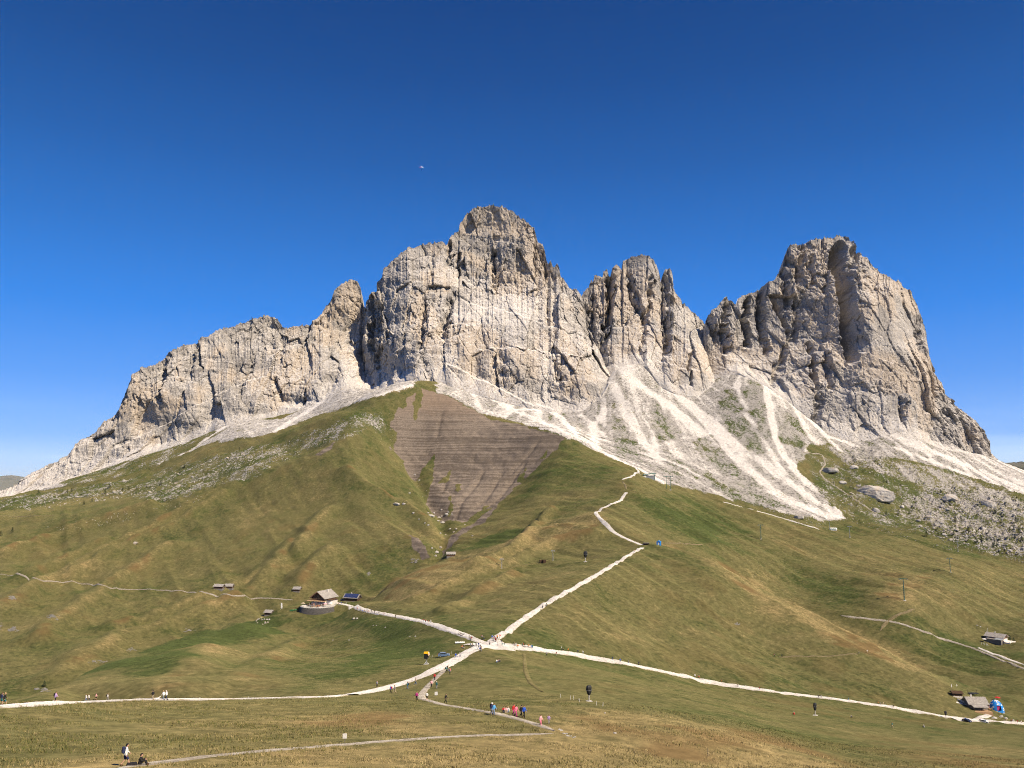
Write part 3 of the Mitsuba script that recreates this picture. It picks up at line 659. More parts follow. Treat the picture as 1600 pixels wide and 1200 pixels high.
path([(1526,1011),(1550,1021),(1600,1039),(1660,1058)], 3.0, WG, 'gravel drive below the chalet on the right', 0.3)
path([(1374,988),(1385,970),(1408,959),(1432,951)], 3.0, TS, 'earthy trail on the right pasture', 0.3)
path([(1212,1026),(1280,1026),(1345,1022)], 1.4, TS, 'faint trail across the shaded flank of the nose', 0.3)
path([(819,1020),(821,1050),(829,1068),(850,1082)], 1.6, 'worn_grass', 'faint tyre track in the near meadow', 0.15)
path([(1034,849),(1060,849),(1100,852)], 1.8, TS, 'faint trail leading right from the blue hut', 0.3)
path([(-30,806),(40,807),(88,805)], 2.0, TS, 'thin trail high on the far left slope', 0.4)
path([(762,894),(800,887),(840,879),(870,876)], 1.6, 'worn_grass', 'faint track on the dry flank of the nose', 0.3)
path([(1250,706),(1285,710),(1290,725),(1280,738),(1290,750),(1320,770),(1365,800),(1400,818)], 2.6, GG, 'pale stony runnel through the grass below the right tower', 0.4)

# ------------------------------------------------------------------ things: helpers
import manifold3d as m3
counts = {}


def numbered(name):
    k = counts.get(name, 0); counts[name] = k + 1
    return name if k == 0 else f'{name}_{k:03d}'


def thing(name, label, cat, group=None):
    key = numbered(name)
    labels[key] = {'label': label, 'category': cat}
    if group: labels[key]['group'] = group
    return key


def part(key, name, mesh, m, label=None, smooth=25, to_world=None):
    k = f'{key}__{name}'
    n = 0
    while k in scene:
        n += 1; k = f'{key}__{name}_{n:03d}'
    d = mesh if isinstance(mesh, dict) else mikit.ply(mesh, m, smooth=smooth)
    if isinstance(mesh, dict): d = {**mesh, 'bsdf': {'type': 'ref', 'id': m}}
    if to_world is not None: d = {**d, 'to_world': to_world}
    scene[k] = d
    if label: labels[k] = {'label': label}
    return k


def box(x0, x1, y0, y1, z0, z1):
    b = trimesh.creation.box((x1 - x0, y1 - y0, z1 - z0)); b.apply_translation(((x0 + x1) / 2, (y0 + y1) / 2, (z0 + z1) / 2))
    return b


def bar(a, b, r=0.05, sec=8, r2=None):
    a, b = np.array(a, float), np.array(b, float)
    r2 = r if r2 is None else r2
    m = trimesh.creation.cylinder(1.0, 1.0, sections=sec)
    v = m.vertices.copy(); k = np.where(v[:, 2] > 0, r2, r); v[:, 0] *= k; v[:, 1] *= k
    L = np.linalg.norm(b - a); v[:, 2] = (v[:, 2] + 0.5) * L
    R = trimesh.geometry.align_vectors([0, 0, 1], (b - a) / L)[:3, :3]
    m.vertices = v @ R.T + a
    return m


def join(*ms):
    return trimesh.util.concatenate([m for m in ms])


def prism(poly, y0, y1):
    """x-z outline extruded along y"""
    import shapely
    m = trimesh.creation.extrude_polygon(shapely.Polygon(poly), y1 - y0, engine='earcut')
    v = m.vertices.copy()
    m.vertices = np.stack([v[:, 0], y1 - v[:, 2], v[:, 1]], -1)
    return m


def at(p, rz=0.0, s=1.0):
    return T().translate([float(c) for c in p]).rotate([0, 0, 1], rz).scale(float(s))


def slope_min(p, r):
    a = np.linspace(0, 2 * math.pi, 13)
    return float(np.min(height(p[0] + r * np.cos(a), p[1] + r * np.sin(a))))


PAL = dict(white=(.78, .78, .77), black=(.02, .02, .022), navy=(.03, .04, .10), red=(.50, .04, .04), pink=(.75, .20, .32), rose=(.75, .42, .45), magenta=(.40, .05, .20), blue=(.03, .10, .55), lilac=(.42, .30, .55),
           grey=(.28, .28, .29), beige=(.46, .38, .27), orange=(.70, .22, .04), yellow=(.75, .48, .04), teal=(.03, .16, .18), jeans=(.16, .22, .34), skin=(.55, .33, .24), brown=(.10, .06, .035), blond=(.42, .30, .14),
           silver=(.55, .54, .52), green=(.05, .20, .08), olive=(.12, .12, .05), sky_blue=(.10, .36, .72))
for k_, c_ in PAL.items(): mat('cloth_' + k_, c_, 0.8, 0.2)


def wood(c0, c1, sx=1.0):
    return mikit.proc(lambda p, n, uv: mix(c0, c1, fb(p.x * 1.3 * sx, p.y * 1.3 * sx, p.z * 7, octaves=3)))


mat('dark_wood', wood((0.035, 0.022, 0.015), (0.11, 0.068, 0.042)), 0.85, 0.2)
mat('grey_wood', wood((0.10, 0.092, 0.085), (0.24, 0.225, 0.21)), 0.9, 0.1)
mat('light_wood', wood((0.25, 0.16, 0.09), (0.42, 0.29, 0.18)), 0.85, 0.2)
mat('shingle', mikit.proc(lambda p, n, uv: mix((0.20, 0.19, 0.18), (0.40, 0.385, 0.365), mikit.cell_rand(p.x * 1.6, p.y * 1.6, p.z * 2.2) * 0.6 + fb(p.x, p.y, p.z, octaves=3) * 0.4)), 0.85, 0.2)
mat('red_shingle', mikit.proc(lambda p, n, uv: mix((0.24, 0.13, 0.10), (0.42, 0.27, 0.22), fb(p.x, p.y, p.z, octaves=3))), 0.85, 0.2)
mat('plaster', (0.62, 0.60, 0.56), 0.9, 0.1)
mat('stone_wall', mikit.proc(lambda p, n, uv: mix((0.10, 0.10, 0.10), (0.26, 0.25, 0.24), mikit.cell_rand(p.x * 1.1, p.y * 1.1, p.z * 2.0) * 0.5 + fb(p.x, p.y, p.z, octaves=3) * 0.5)), 0.95, 0.1)
mat('window_glass', (0.03, 0.04, 0.05), 0.08, 0.6)
mat('solar_glass', (0.03, 0.045, 0.13), 0.15, 0.6)
mat('steel', (0.42, 0.44, 0.45), 0.5, 0.5, metallic=0.6)
mat('green_steel', (0.03, 0.11, 0.085), 0.5, 0.4)
mat('green_paint', (0.03, 0.17, 0.13), 0.45, 0.4)
mat('white_paint', (0.76, 0.76, 0.74), 0.5, 0.4)
mat('grey_paint', (0.25, 0.27, 0.29), 0.5, 0.4)
mat('black_tarp', (0.022, 0.024, 0.026), 0.55, 0.35)
mat('yellow_paint', (0.80, 0.42, 0.01), 0.4, 0.4)
mat('blue_paint', (0.02, 0.22, 0.66), 0.45, 0.4)
mat('dark_gap', (0.012, 0.011, 0.010), 0.9, 0.1)
mat('concrete', (0.42, 0.41, 0.39), 0.9, 0.1)
mat('car_blue', (0.10, 0.17, 0.30), 0.25, 0.5, clearcoat=0.8)
mat('car_navy', (0.012, 0.016, 0.05), 0.2, 0.5, clearcoat=0.9)
mat('car_white', (0.78, 0.78, 0.77), 0.25, 0.5, clearcoat=0.8)
mat('tyre', (0.015, 0.015, 0.015), 0.9, 0.1)


def house(key, p, rz, w, l, h, roof_h, over=0.6, wall='dark_wood', roof='shingle', base=None, base_h=0.0, rows=((1, 3),), chimney=True, trim='light_wood', sink=4.0, gable_trim=True, thick=0.22):
    """A gabled house: ridge along local y, gable front at -y. Walls, roof slabs, windows, door, chimney each a part."""
    M = at(p, rz)
    hw, hl = w / 2, l / 2
    wall_poly = [(-hw, base_h), (hw, base_h), (hw, h), (0, h + roof_h), (-hw, h)]
    part(key, 'wall', prism(wall_poly, -hl, hl), wall, to_world=M)
    part(key, 'foundation', box(-hw - .08, hw + .08, -hl - .08, hl + .08, -sink, max(base_h, 0.1)), base or 'stone_wall', to_world=M)
    k = roof_h / hw
    for s in (-1, 1):
        o = hw + over
        z0 = h - k * over
        poly = [(s * o, z0 + .05), (0, h + roof_h + .05), (0, h + roof_h + .05 + thick * 1.25), (s * o, z0 + .05 + thick)]
        r = part(key, 'roof', prism(poly if s > 0 else poly[::-1], -hl - over * 1.3, hl + over * 1.3), roof if (s > 0 or roof != 'shingle_two') else 'red_shingle', to_world=M)
    if gable_trim:
        for s in (-1, 1):
            part(key, 'bargeboard', prism([(s * (hw + over), h - k * over - .25), (0, h + roof_h - .22), (0, h + roof_h + .02), (s * (hw + over), h - k * over)][::s], -hl - over * 1.3 - .09, -hl - over * 1.3), trim, to_world=M)
    for zc, n in rows:
        for i in range(n):
            xc = (i - (n - 1) / 2) * (w * 0.8 / n)
            ww, hh = min(1.1, w * 0.32 / n * 1.4), 1.15
            wn = part(key, 'window', box(xc - ww / 2, xc + ww / 2, -hl - .05, -hl + .1, zc - hh / 2, zc + hh / 2), 'window_glass', to_world=M)
            fr = join(box(xc - ww / 2 - .09, xc - ww / 2, -hl - .08, -hl + .05, zc - hh / 2 - .09, zc + hh / 2 + .09), box(xc + ww / 2, xc + ww / 2 + .09, -hl - .08, -hl + .05, zc - hh / 2 - .09, zc + hh / 2 + .09),
                      box(xc - ww / 2, xc + ww / 2, -hl - .08, -hl + .05, zc + hh / 2, zc + hh / 2 + .09), box(xc - ww / 2, xc + ww / 2, -hl - .08, -hl + .05, zc - hh / 2 - .09, zc - hh / 2))
            scene[f'{wn}__frame'] = {**mikit.ply(fr, trim, smooth=False), 'to_world': M}
    if chimney:
        part(key, 'chimney', box(hw * .3, hw * .3 + .7, hl * .2, hl * .2 + .7, h + roof_h * .5, h + roof_h + .9), 'plaster', to_world=M)
    return M


# ------------------------------------------------------------------ boulders
def rock_mesh(seed, sub=2, flat=0.75):
    m = trimesh.creation.icosphere(sub)
    v = m.vertices.copy()
    r = np.random.default_rng(seed)
    for _ in range(13):                                             # knock flat faces off
        n = r.normal(size=3); n /= np.linalg.norm(n); d = r.uniform(.52, .88)
        k = v @ n; v -= np.where(k > d, k - d, 0)[:, None] * n
    if sub > 2:
        a, e = facets(v[:, 0] * 3.2 + v[:, 1] * 2, v[:, 2] * 4 + v[:, 1] * 1.5, seed)
        v *= (1 + .05 * a - .045 * (1 - sstep(0, .15, e)))[:, None]
    v *= 1 + 0.14 * (meshkit.fbm(v * 2.6 + seed, 4, seed)[:, None] - .5)
    v *= [1, r.uniform(.7, 1), flat * r.uniform(.8, 1.15)]
    m.vertices = v
    return m


def boulder_color(p, n, uv):
    f = fb(p.x / 1.1, p.y / 1.1, p.z / 1.1, octaves=3); g = fb(p.x / 7, p.y / 7, p.z / 5, octaves=3)
    c = mix((0.30, 0.292, 0.278), (0.47, 0.46, 0.44), f)
    c = mix(c, (0.42, 0.365, 0.30), sm(0.50, 0.64, g) * 0.7)
    return mix(c, (0.12, 0.12, 0.118), sm(0.56, 0.75, fb(p.x / 2 + 8, p.y / 2, p.z / 5, octaves=3)) * 0.6)


mat('dark_wall', mikit.proc(lambda p, n, uv: mix((0.045, 0.045, 0.047), (0.13, 0.125, 0.12), mikit.cell_rand(p.x * 1.1, p.y * 1.1, p.z * 2.0) * 0.5 + fb(p.x, p.y, p.z, octaves=3) * 0.5)), 0.95, 0.1)
mat('crag_mat', mikit.proc(lambda p, n, uv: mix((0.10, 0.10, 0.095), (0.24, 0.235, 0.22), fb(p.x / 1.2, p.y / 1.2, p.z / 1.2, octaves=4))), 0.95, 0.05)
mat('boulder_mat', mikit.proc(boulder_color), 0.95, 0.05)
ROCKS = [mikit.ply(rock_mesh(s, 4), 'boulder_mat', smooth=False) for s in range(4)] + [mikit.ply(rock_mesh(20 + s, 2), 'boulder_mat', smooth=False) for s in range(6)]
rng = np.random.default_rng(11)


def boulder(px, py, wpx, hpx, label, group=None, kind=None, deep=None):
    p = sight(px, py + hpx * .3)
    sc = p[1] / FPX
    w, h = wpx * sc / 2 * 1.08, hpx * sc / 2 * 1.45
    key = numbered('boulder')
    labels[key] = {'label': label, 'category': 'boulder'}
    if group: labels[key]['group'] = group
    d = ROCKS[kind if kind is not None else int(rng.integers(4, 10))]
    scene[key] = {**d, 'to_world': T().translate([p[0], p[1], p[2] + h * .12]).rotate([0, 0, 1], float(rng.uniform(-25, 25))).scale([float(w), float(w * (deep or 0.9)), float(h)])}


def crag(px, py, wpx, hpx, label):
    """Broken bedrock showing through the turf: overlapping slabs joined into one body, sunk in the slope."""
    p = sight(px, py + hpx * .3); sc = p[1] / FPX
    w, h = wpx * sc, hpx * sc
    body = []
    for k in range(20):
        q = sight(px + rng.normal() * wpx * .20, py + rng.normal() * hpx * .17)
        m = rock_mesh(300 + int(rng.integers(40)), 2, 0.6)
        v = m.vertices * rng.uniform(.13, .25) * np.array([w, w * .8, h * 1.2])
        c = q + [0, 0, -0.05 * w]
        body.append(m3.Manifold(m3.Mesh(vert_properties=np.ascontiguousarray(v + c, np.float32), tri_verts=np.ascontiguousarray(m.faces, np.uint32))))
    key = numbered('rock_outcrop')
    labels[key] = {'label': label, 'category': 'rock outcrop'}
    scene[key] = mikit.ply(m3.Manifold.batch_boolean(body, m3.OpType.Add), 'crag_mat', smooth=False)


boulder(1369, 767, 52, 29, 'huge rounded pale boulder lying in the grass below the right tower', kind=3, deep=.7)
boulder(1296, 733, 26, 13, 'large grey flat boulder beside the stony runnel', kind=1)
boulder(1335, 729, 16, 9, 'grey boulder upslope between the flat boulder and the right tower', kind=2)
boulder(1369, 796, 11, 9, 'pale pointed boulder below the huge rounded boulder', kind=3)
boulder(1317, 753, 12, 7, 'small pale boulder between the stony runnel and the huge boulder')
boulder(1341, 759, 9, 6, 'small light boulder left of the huge rounded boulder')
boulder(1410, 791, 9, 8, 'pale boulder right of the pointed boulder on the grass')
boulder(1247, 807, 17, 9, 'low pale rock on the pasture edge above the straight track', kind=1)
boulder(1485, 776, 26, 15, 'large pale block at the top of the right boulder field', kind=2)
boulder(1545, 785, 22, 15, 'large pinkish block with a flat top in the right boulder field', kind=3)
boulder(618.5, 786, 12, 7, 'oblong white boulder on the ridge left of the bare brown face', kind=0)
boulder(630.5, 787, 7, 5, 'small white boulder just right of the oblong white boulder')
boulder(646, 801, 4, 3.4, 'tiny white boulder below the oblong white boulder')
boulder(211, 848, 9, 6, 'lone pale boulder on the big left slope')
for px_, py_, w_, h_ in [(673,805,9,5),(677,806,6,5),(698,803,7,5),(692,816,9,4.5),(684,813,6,3),(686,808,5,4),(690,806,4,3),(703,826,5,3.4),(713,826,4,3.4),(709,831,5,3),(688,833,4,3),(696,835,3.5,3),(682,862,7,6),(688,855,6,5),(681,868,5,4),(675,856,4,3),(706,803,4,3),(678,801,3.5,3),(669,801,3,2.5),
                        (655,811,3,2.5),(664,817,3,2.5),(669,820,4.5,3),(655,750,4,3),(648,741,3.5,3),(640,770,3,2.6),(690,796,5,3),(700,800,5,3),(738,837,3.5,2.5),(726,819,3,2.5)]:
    boulder(px_, py_, w_, h_, ('large ' if w_ > 5.5 else 'small ' if w_ < 3.6 else '') + 'white boulder in the ' + ('upper' if py_ < 812 else 'lower' if py_ > 845 else 'middle') + ' gully below the bare brown face', 'white boulders of the gully')
for px_, py_, w_, h_, lb in [(81,963,20,13,'grey crag standing out of the lower left slope'),(20,984,18,15,'broken grey crag on the slope near the left edge'),(17,934,16,9,'dark grey crag below the trail near the left edge'),(0,978,9,9,'grey crag cut by the left edge of the picture'),
                             (68,1076,22,14,'grey rock face in the gully above the left path'),(205,1015,14,9,'grey crag in the stream gully left of the green meadow'),(300,984,26,9,'dark crag at the top of the stream gully'),(152,1033,30,8,'dark rocky bank of the stream gully'),
                             (650,876,17,10,'dark wet rock face at the foot of the bare strip'),(577,896,9,10,'pale scree scar on the slope behind the solar hut'),(1151,975,9,6,'lone grey boulder on the shaded flank of the nose'),
                             (961,1145,6,3.5,'flat pale stone in the dry grass right of the footpath bend'),(945,1114,3.5,3,'small white stone below the tarped snow cannon'),(553,966,5,4,'bright white stone on the meadow below the inn road'),(558,966,4,3,'smaller bright white stone on the meadow below the inn road')]:
    (crag if w_ > 8 else boulder)(px_, py_, w_, h_, lb)
for (px_, py_) in [(583,977),(602,980),(640,994),(649,994),(588,977),(520,1000),(545,1000)]:
    boulder(px_, py_, 2.6, 1.8, 'tiny white stone in the green meadow below the inn road', 'white stones on the meadow')
for k in range(8):
    boulder(874 + k * 3.4 + rng.uniform(-1, 1), 1140 + k * 1.7 + rng.uniform(-2, 3), rng.uniform(3, 6), rng.uniform(2, 3), 'loose white stone at the bend of the grey footpath', 'stones at the footpath bend')
for k in range(14):
    boulder(478 + rng.uniform(-60, 60) * 0 + rng.uniform(-33, -8) - 45, 968 + rng.uniform(-5, 8), rng.uniform(2, 4), rng.uniform(1.6, 3), 'small stone by the ruins left of the inn terrace', 'stones left of the inn')


def scatter(poly, n, seed):
    import shapely
    P_ = shapely.Polygon(poly); r = np.random.default_rng(seed); x0, y0, x1, y1 = P_.bounds; out = []
    while len(out) < n:
        q = r.uniform((x0, y0), (x1, y1), (n, 2))
        q = q[shapely.contains_xy(P_, q[:, 0], q[:, 1])]
        q = q[meshkit.fbm(np.stack([q[:, 0] / 14, q[:, 1] / 9, q[:, 0] * 0], -1), 3, seed) > r.uniform(.3, .62, len(q))]
        out += list(map(tuple, q))
    return out[:n]


R_FIELD = [(1440,765),(1480,762),(1530,778),(1570,790),(1640,812),(1640,875),(1560,866),(1500,850),(1455,838),(1430,815),(1445,790)]
R_LOOSE = [(1270,715),(1400,715),(1440,760),(1430,820),(1400,822),(1330,800),(1290,760)]
L_FIELD = [(20,792),(80,772),(200,762),(280,735),(380,705),(400,716),(330,745),(260,772),(180,780),(100,790),(40,800)]
L_SPUR = [(420,700),(520,668),(590,645),(600,655),(570,672),(500,700),(430,728),(250,788),(240,780),(330,740)]
L_LOW = [(60,826),(160,806),(240,790),(330,770),(320,780),(200,815),(100,830)]
BROW = [(640,640),(600,640),(560,655),(600,700),(660,790),(690,800),(640,720)]


def zone(poly, px, py):
    """where in a patch something stands: upper left part, middle, lower right part ..."""
    q = np.array(poly, float); u = (px - q[:, 0].min()) / np.ptp(q[:, 0]); v = (py - q[:, 1].min()) / np.ptp(q[:, 1])
    a = 'upper ' if v < .36 else 'lower ' if v > .64 else ''
    b = 'left' if u < .33 else 'right' if u > .67 else ('central' if a else 'middle')
    return f'{a}{b} part'


for poly, n, smin, smax, lb, gr, sd in ((R_FIELD, 125, 3.4, 8.5, 'grey limestone block in the %s of the right boulder field', 'blocks of the right boulder field', 1), (R_LOOSE, 30, 2.4, 5.5, 'grey stone in the grass around the huge boulder, %s', 'stones around the huge boulder', 2),
                                        (L_FIELD, 60, 2.4, 5.5, 'grey block below the left cliffs, %s of the boulder band', 'blocks below the left cliffs', 3)):
    for px_, py_ in scatter(poly, n, sd):
        w_ = smin + (smax - smin) * rng.random() ** 2.4
        boulder(px_, py_, w_, w_ * rng.uniform(.55, .85), ('big ' if w_ > .62 * smax else '') + lb % zone(poly, px_, py_), gr)
small = [rock_mesh(40 + s, 1) for s in range(4)]
vs, fs, off = [], [], 0
for poly, n, smin, smax, sd in ((R_FIELD, 2200, .9, 4.0, 5), (R_LOOSE, 420, .8, 3.2, 6), (L_FIELD, 700, .8, 3.0, 7), (L_SPUR, 700, .8, 2.8, 8), (L_LOW, 120, .8, 2.2, 9), (BROW, 80, .8, 2.0, 10), ([(985,740),(1060,752),(1200,795),(1300,812),(1260,800),(1100,766),(1010,742)], 300, .7, 2.0, 12),
                                ([(1180,790),(1290,815),(1290,826),(1230,815)], 80, .8, 2.2, 13), ([(1280,800),(1450,832),(1560,866),(1640,880),(1640,890),(1500,865),(1400,838)], 260, .8, 2.4, 14)):
    for px_, py_ in scatter(poly, n, sd):
        p = sight(px_, py_, 500)
        w = (smin + (smax - smin) * rng.random() ** 2.5) * p[1] / FPX / 2
        m = small[int(rng.integers(4))]
        a_ = rng.uniform(0, 6.28)
        c_, s_ = math.cos(a_), math.sin(a_)
        v = m.vertices @ np.array([[c_, s_, 0], [-s_, c_, 0], [0, 0, 1]]) * w + p + [0, 0, w * .3]
        vs.append(v); fs.append(m.faces + off); off += len(v)
scene['rubble'] = mikit.ply((np.vstack(vs), np.vstack(fs)), 'boulder_mat', smooth=False)
labels['rubble'] = {'label': 'countless small grey stones strewn below the cliffs', 'category': 'stones', 'kind': 'stuff'}


# ------------------------------------------------------------------ conifers
def conifer(seed, n=260):
    r = np.random.default_rng(seed); V_, F_ = [], []
    for k in range(n):
        z = r.random() ** 0.8
        rad = (1 - z) ** 0.8 * 0.33 * (0.75 + 0.5 * meshkit.noise(np.array([z * 7, seed, 0.5]))) + 0.02
        a = r.uniform(0, 6.28); q = r.uniform(.25, 1) ** .5 * rad
        c = np.array([q * math.cos(a), q * math.sin(a), 0.1 + 0.9 * z])
        d = np.array([math.cos(a), math.sin(a), -.35]); t = np.array([-math.sin(a), math.cos(a), r.uniform(-.3, .3)])
        s = r.uniform(.05, .11) * (1.15 - z * .5)
        V_ += [c - d * s * .5 + t * s * .6, c - d * s * .5 - t * s * .6, c + d * s]; F_.append([3 * k, 3 * k + 1, 3 * k + 2])
    return (np.array(V_), np.array(F_))


mat('needle_mat', mikit.proc(lambda p, n, uv: mix((0.018, 0.030, 0.014), (0.045, 0.065, 0.028), nz(p.x * 2, p.y * 2, p.z * 2))), 0.8, 0.2)
CROWNS = [mikit.ply(conifer(s), 'needle_mat', smooth=False) for s in range(3)]
TRUNK = mikit.ply(bar((0, 0, -.1), (0, 0, .8), .03, 6, .008), 'dark_wood', smooth=True)


def tree(px, py, hpx, label, group):
    p = sight(px, py); h = hpx * p[1] / FPX
    key = thing('conifer', label, 'conifer', group)
    M = at(p, float(rng.uniform(0, 360)), h)
    part(key, 'crown', CROWNS[int(rng.integers(3))], 'needle_mat', to_world=M)
    part(key, 'trunk', TRUNK, 'dark_wood', to_world=M)


for px_, py_, h_ in [(1404,806,9),(1385,806,7),(1448,838,8),(1490,836,6),(1493,816,9),(1502,815,8),(1513,832,9),(1533,845,9),(1527,848,6),(1563,845,7),(1588,817,9),(1578,832,8),(1592,835,8),(1586,842,7),(1597,846,8),(1552,855,7),(1558,854,6),(1555,802,6),(1568,808,5),(1470,770,5),(1500,826,4),(1516,824,4),(1466,838,6),(1386,755,5),(1381,754,4)]:
    tree(px_, py_, h_ * 1.1, ('taller' if h_ > 7 else 'small') + f' dark conifer in the {zone(R_FIELD, px_, py_)} of the right boulder field', 'conifers in the right boulder field')
for px_, py_, h_ in [(251,758,7),(229,763,6),(234,764,5),(192,766,5),(201,765,5),(171,762,6),(164,771,7),(131,789,6),(144,784,5),(112,768,5),(105,770,5),(281,739,4),(288,731,5),(213,764,4),(322,721,4),(374,703,4),(60,770,5)]:
    tree(px_, py_, h_ * 1.1, ('taller' if h_ > 5 else 'small') + f' dark conifer below the left cliffs, {zone(L_FIELD, px_, py_)} of the boulder band', 'conifers below the left cliffs')
tree(19, 832, 8, 'dark conifer on the grassy slope near the left edge', None)
tree(1, 837, 8, 'dark conifer cut by the left edge of the picture', None)
tree(69, 1073, 9, 'dark bushy conifer on the rocks above the left path', None)


# ------------------------------------------------------------------ people
def ball(c, r, n=8):
    return m3.Manifold.sphere(r, n).translate([float(x) for x in c])


def limb(a, b, ra, rb):
    return m3.Manifold.batch_hull([ball(a, ra), ball(b, rb)])


def chain(pts_, rs):
    return m3.Manifold.batch_boolean([limb(p, q, a, b) for p, q, a, b in zip(pts_[:-1], pts_[1:], rs[:-1], rs[1:])], m3.OpType.Add)


def union(*ms):
    return m3.Manifold.batch_boolean(list(ms), m3.OpType.Add)


def figure(pose):
    """Joint positions for a pose, 1.75 m tall, facing +y; returns the meshes of body and clothing."""
    J = {}
    if pose == 'sit':
        hz = .14
        J.update(hip=(0, 0, hz), chest=(0, .05, hz + .38), neck=(0, .08, hz + .56), head=(0, .13, hz + .70))
        legs = [[(s * .09, 0, hz), (s * .15, .40, hz + .32), (s * .13, .58, .07), (s * .14, .74, .04)] for s in (-1, 1)]
        arms = [[(s * .19, .05, hz + .48), (s * .26, .20, hz + .26), (s * .14, .40, hz + .30)] for s in (-1, 1)]
    else:
        f = {'stand': .04, 'walk': .30, 'stride': .22}[pose]
        lean = .02 if pose == 'stand' else .06
        J.update(hip=(0, 0, .93), chest=(0, lean, 1.30), neck=(0, lean * 1.4, 1.49), head=(0, lean * 1.4 + .03, 1.63))
        legs = [[(.09, 0, .92), (.10, f * .75, .51), (.10, f, .08), (.115, f + .18, .05)], [(-.09, 0, .92), (-.10, f * .05, .49), (-.10, -f, .09 + f * .15), (-.115, -f + .17, .045 + f * .02)]]
        arms = [[(.185, lean, 1.42), (.25, lean - f * .35, 1.15), (.255, lean - f * .45 + .10, .92)], [(-.185, lean, 1.42), (-.25, lean + f * .3, 1.15), (-.25, lean + f * .7 + .06, .94)]]
        if pose == 'stride':
            arms[0] = [(.185, lean, 1.42), (.27, .10, 1.20), (.13, .22, 1.30)]
    hip, chest, neck, head = (np.array(J[k]) for k in ('hip', 'chest', 'neck', 'head'))
    hands = []
    for a in arms:
        w, e = np.array(a[2]), np.array(a[1])
        d = (w - e) / np.linalg.norm(w - e); side = np.cross(d, [0, 0, 1.0]); side /= np.linalg.norm(side) + 1e-9
        up = np.cross(side, d)
        palm = w + d * .05
        hands.append(limb(w, w + d * .09, .026, .032))
        for i, L in enumerate((.065, .078, .072, .055)):
            o = palm + d * .04 + up * (i - 1.5) * .018
            hands.append(chain([o, o + d * L * .55, o + d * L + side * -.018], [.010, .009, .008]))
        hands.append(chain([w + d * .02, w + d * .05 + up * .045, w + d * .085 + up * .05], [.012, .011, .009]))
    skin = [m3.Manifold.batch_hull([ball(head + [0, 0, .02], .098, 12), ball(head + [0, .025, -.055], .072, 10), ball(head + [0, -.03, .03], .092, 10)]), limb(neck, head + [0, -.01, -.05], .058, .055),
            limb(head + [0, .10, -.005], head + [0, .118, -.03], .011, .016), ball(head + [.095, 0, -.01], .024, 6), ball(head + [-.095, 0, -.01], .024, 6), limb(head + [-.025, .088, -.058], head + [.025, .088, -.058], .010, .010),
            m3.Manifold.batch_hull([ball(hip + [.08, 0, .02], .115), ball(hip + [-.08, 0, .02], .115), ball(chest + [.1, 0, 0], .115), ball(chest + [-.1, 0, 0], .115)]), limb(chest + [0, 0, .05], neck, .10, .06),
            m3.Manifold.batch_hull([ball(arms[0][0], .06), ball(arms[1][0], .06), ball(chest, .11)])]
    skin += [chain(a, [.052, .042, .030]) for a in arms] + hands
    skin += [chain(l[:3], [.085, .058, .040]) for l in legs]
    out = {'skin': union(*skin)}
    torso = [m3.Manifold.batch_hull([ball(hip + [.085, 0, .0], .135), ball(hip + [-.085, 0, .0], .135), ball(chest + [.11, 0, 0], .130), ball(chest + [-.11, 0, 0], .130)]),
             m3.Manifold.batch_hull([ball(arms[0][0], .075), ball(arms[1][0], .075), ball(chest, .128), ball(neck - [0, 0, .06], .075)])]
    out['long_top'] = union(*torso, *[chain(a, [.068, .058, .046]) for a in arms])
    out['short_top'] = union(*torso, *[limb(a[0], np.array(a[0]) * .35 + np.array(a[1]) * .65, .068, .062) for a in arms])
    pel = m3.Manifold.batch_hull([ball(hip + [.08, 0, -.01], .132), ball(hip + [-.08, 0, -.01], .132)])
    out['trousers'] = union(pel, *[chain(l[:3], [.105, .080, .062]) for l in legs])
    out['shorts'] = union(pel, *[limb(l[0], np.array(l[0]) * .12 + np.array(l[1]) * .88, .108, .092) for l in legs])
    out['shoes'] = union(*[m3.Manifold.batch_hull([ball(l[2], .050), ball(np.array(l[3]), .040), ball(np.array(l[2]) + [0, -.04, -.03], .042)]) for l in legs])
    out['hair'] = m3.Manifold.batch_hull([ball(head + [0, -.02, .045], .103, 10), ball(head + [0, .03, .075], .075, 10), ball(head + [0, -.06, -.01], .075, 8)])
    out['hat'] = union(m3.Manifold.batch_hull([ball(head + [0, 0, .075], .10, 10), ball(head + [0, 0, .10], .09, 10)]), m3.Manifold.cylinder(.02, .17, .17, 14).translate([float(head[0]), float(head[1]), float(head[2] + .055)]))
    bk = chest + [0, -.22, -.02]
    out['backpack'] = union(m3.Manifold.batch_hull([ball(bk + [sx * .10, sy * .05, sz * .20], .06, 8) for sx in (-1, 1) for sy in (-1, 1) for sz in (-1, 1)]), m3.Manifold.batch_hull([ball(bk + [sx * .07, -.11, sz * .07 - .09], .04, 8) for sx in (-1, 1) for sz in (-1, 1)]))
    return {k: mikit.ply(v, 'cloth_skin', smooth=50) for k, v in out.items()}


FIG = {k: figure(k) for k in ('walk', 'stride', 'stand', 'sit')}
WORDS = dict(sky_blue='light blue', jeans='denim')


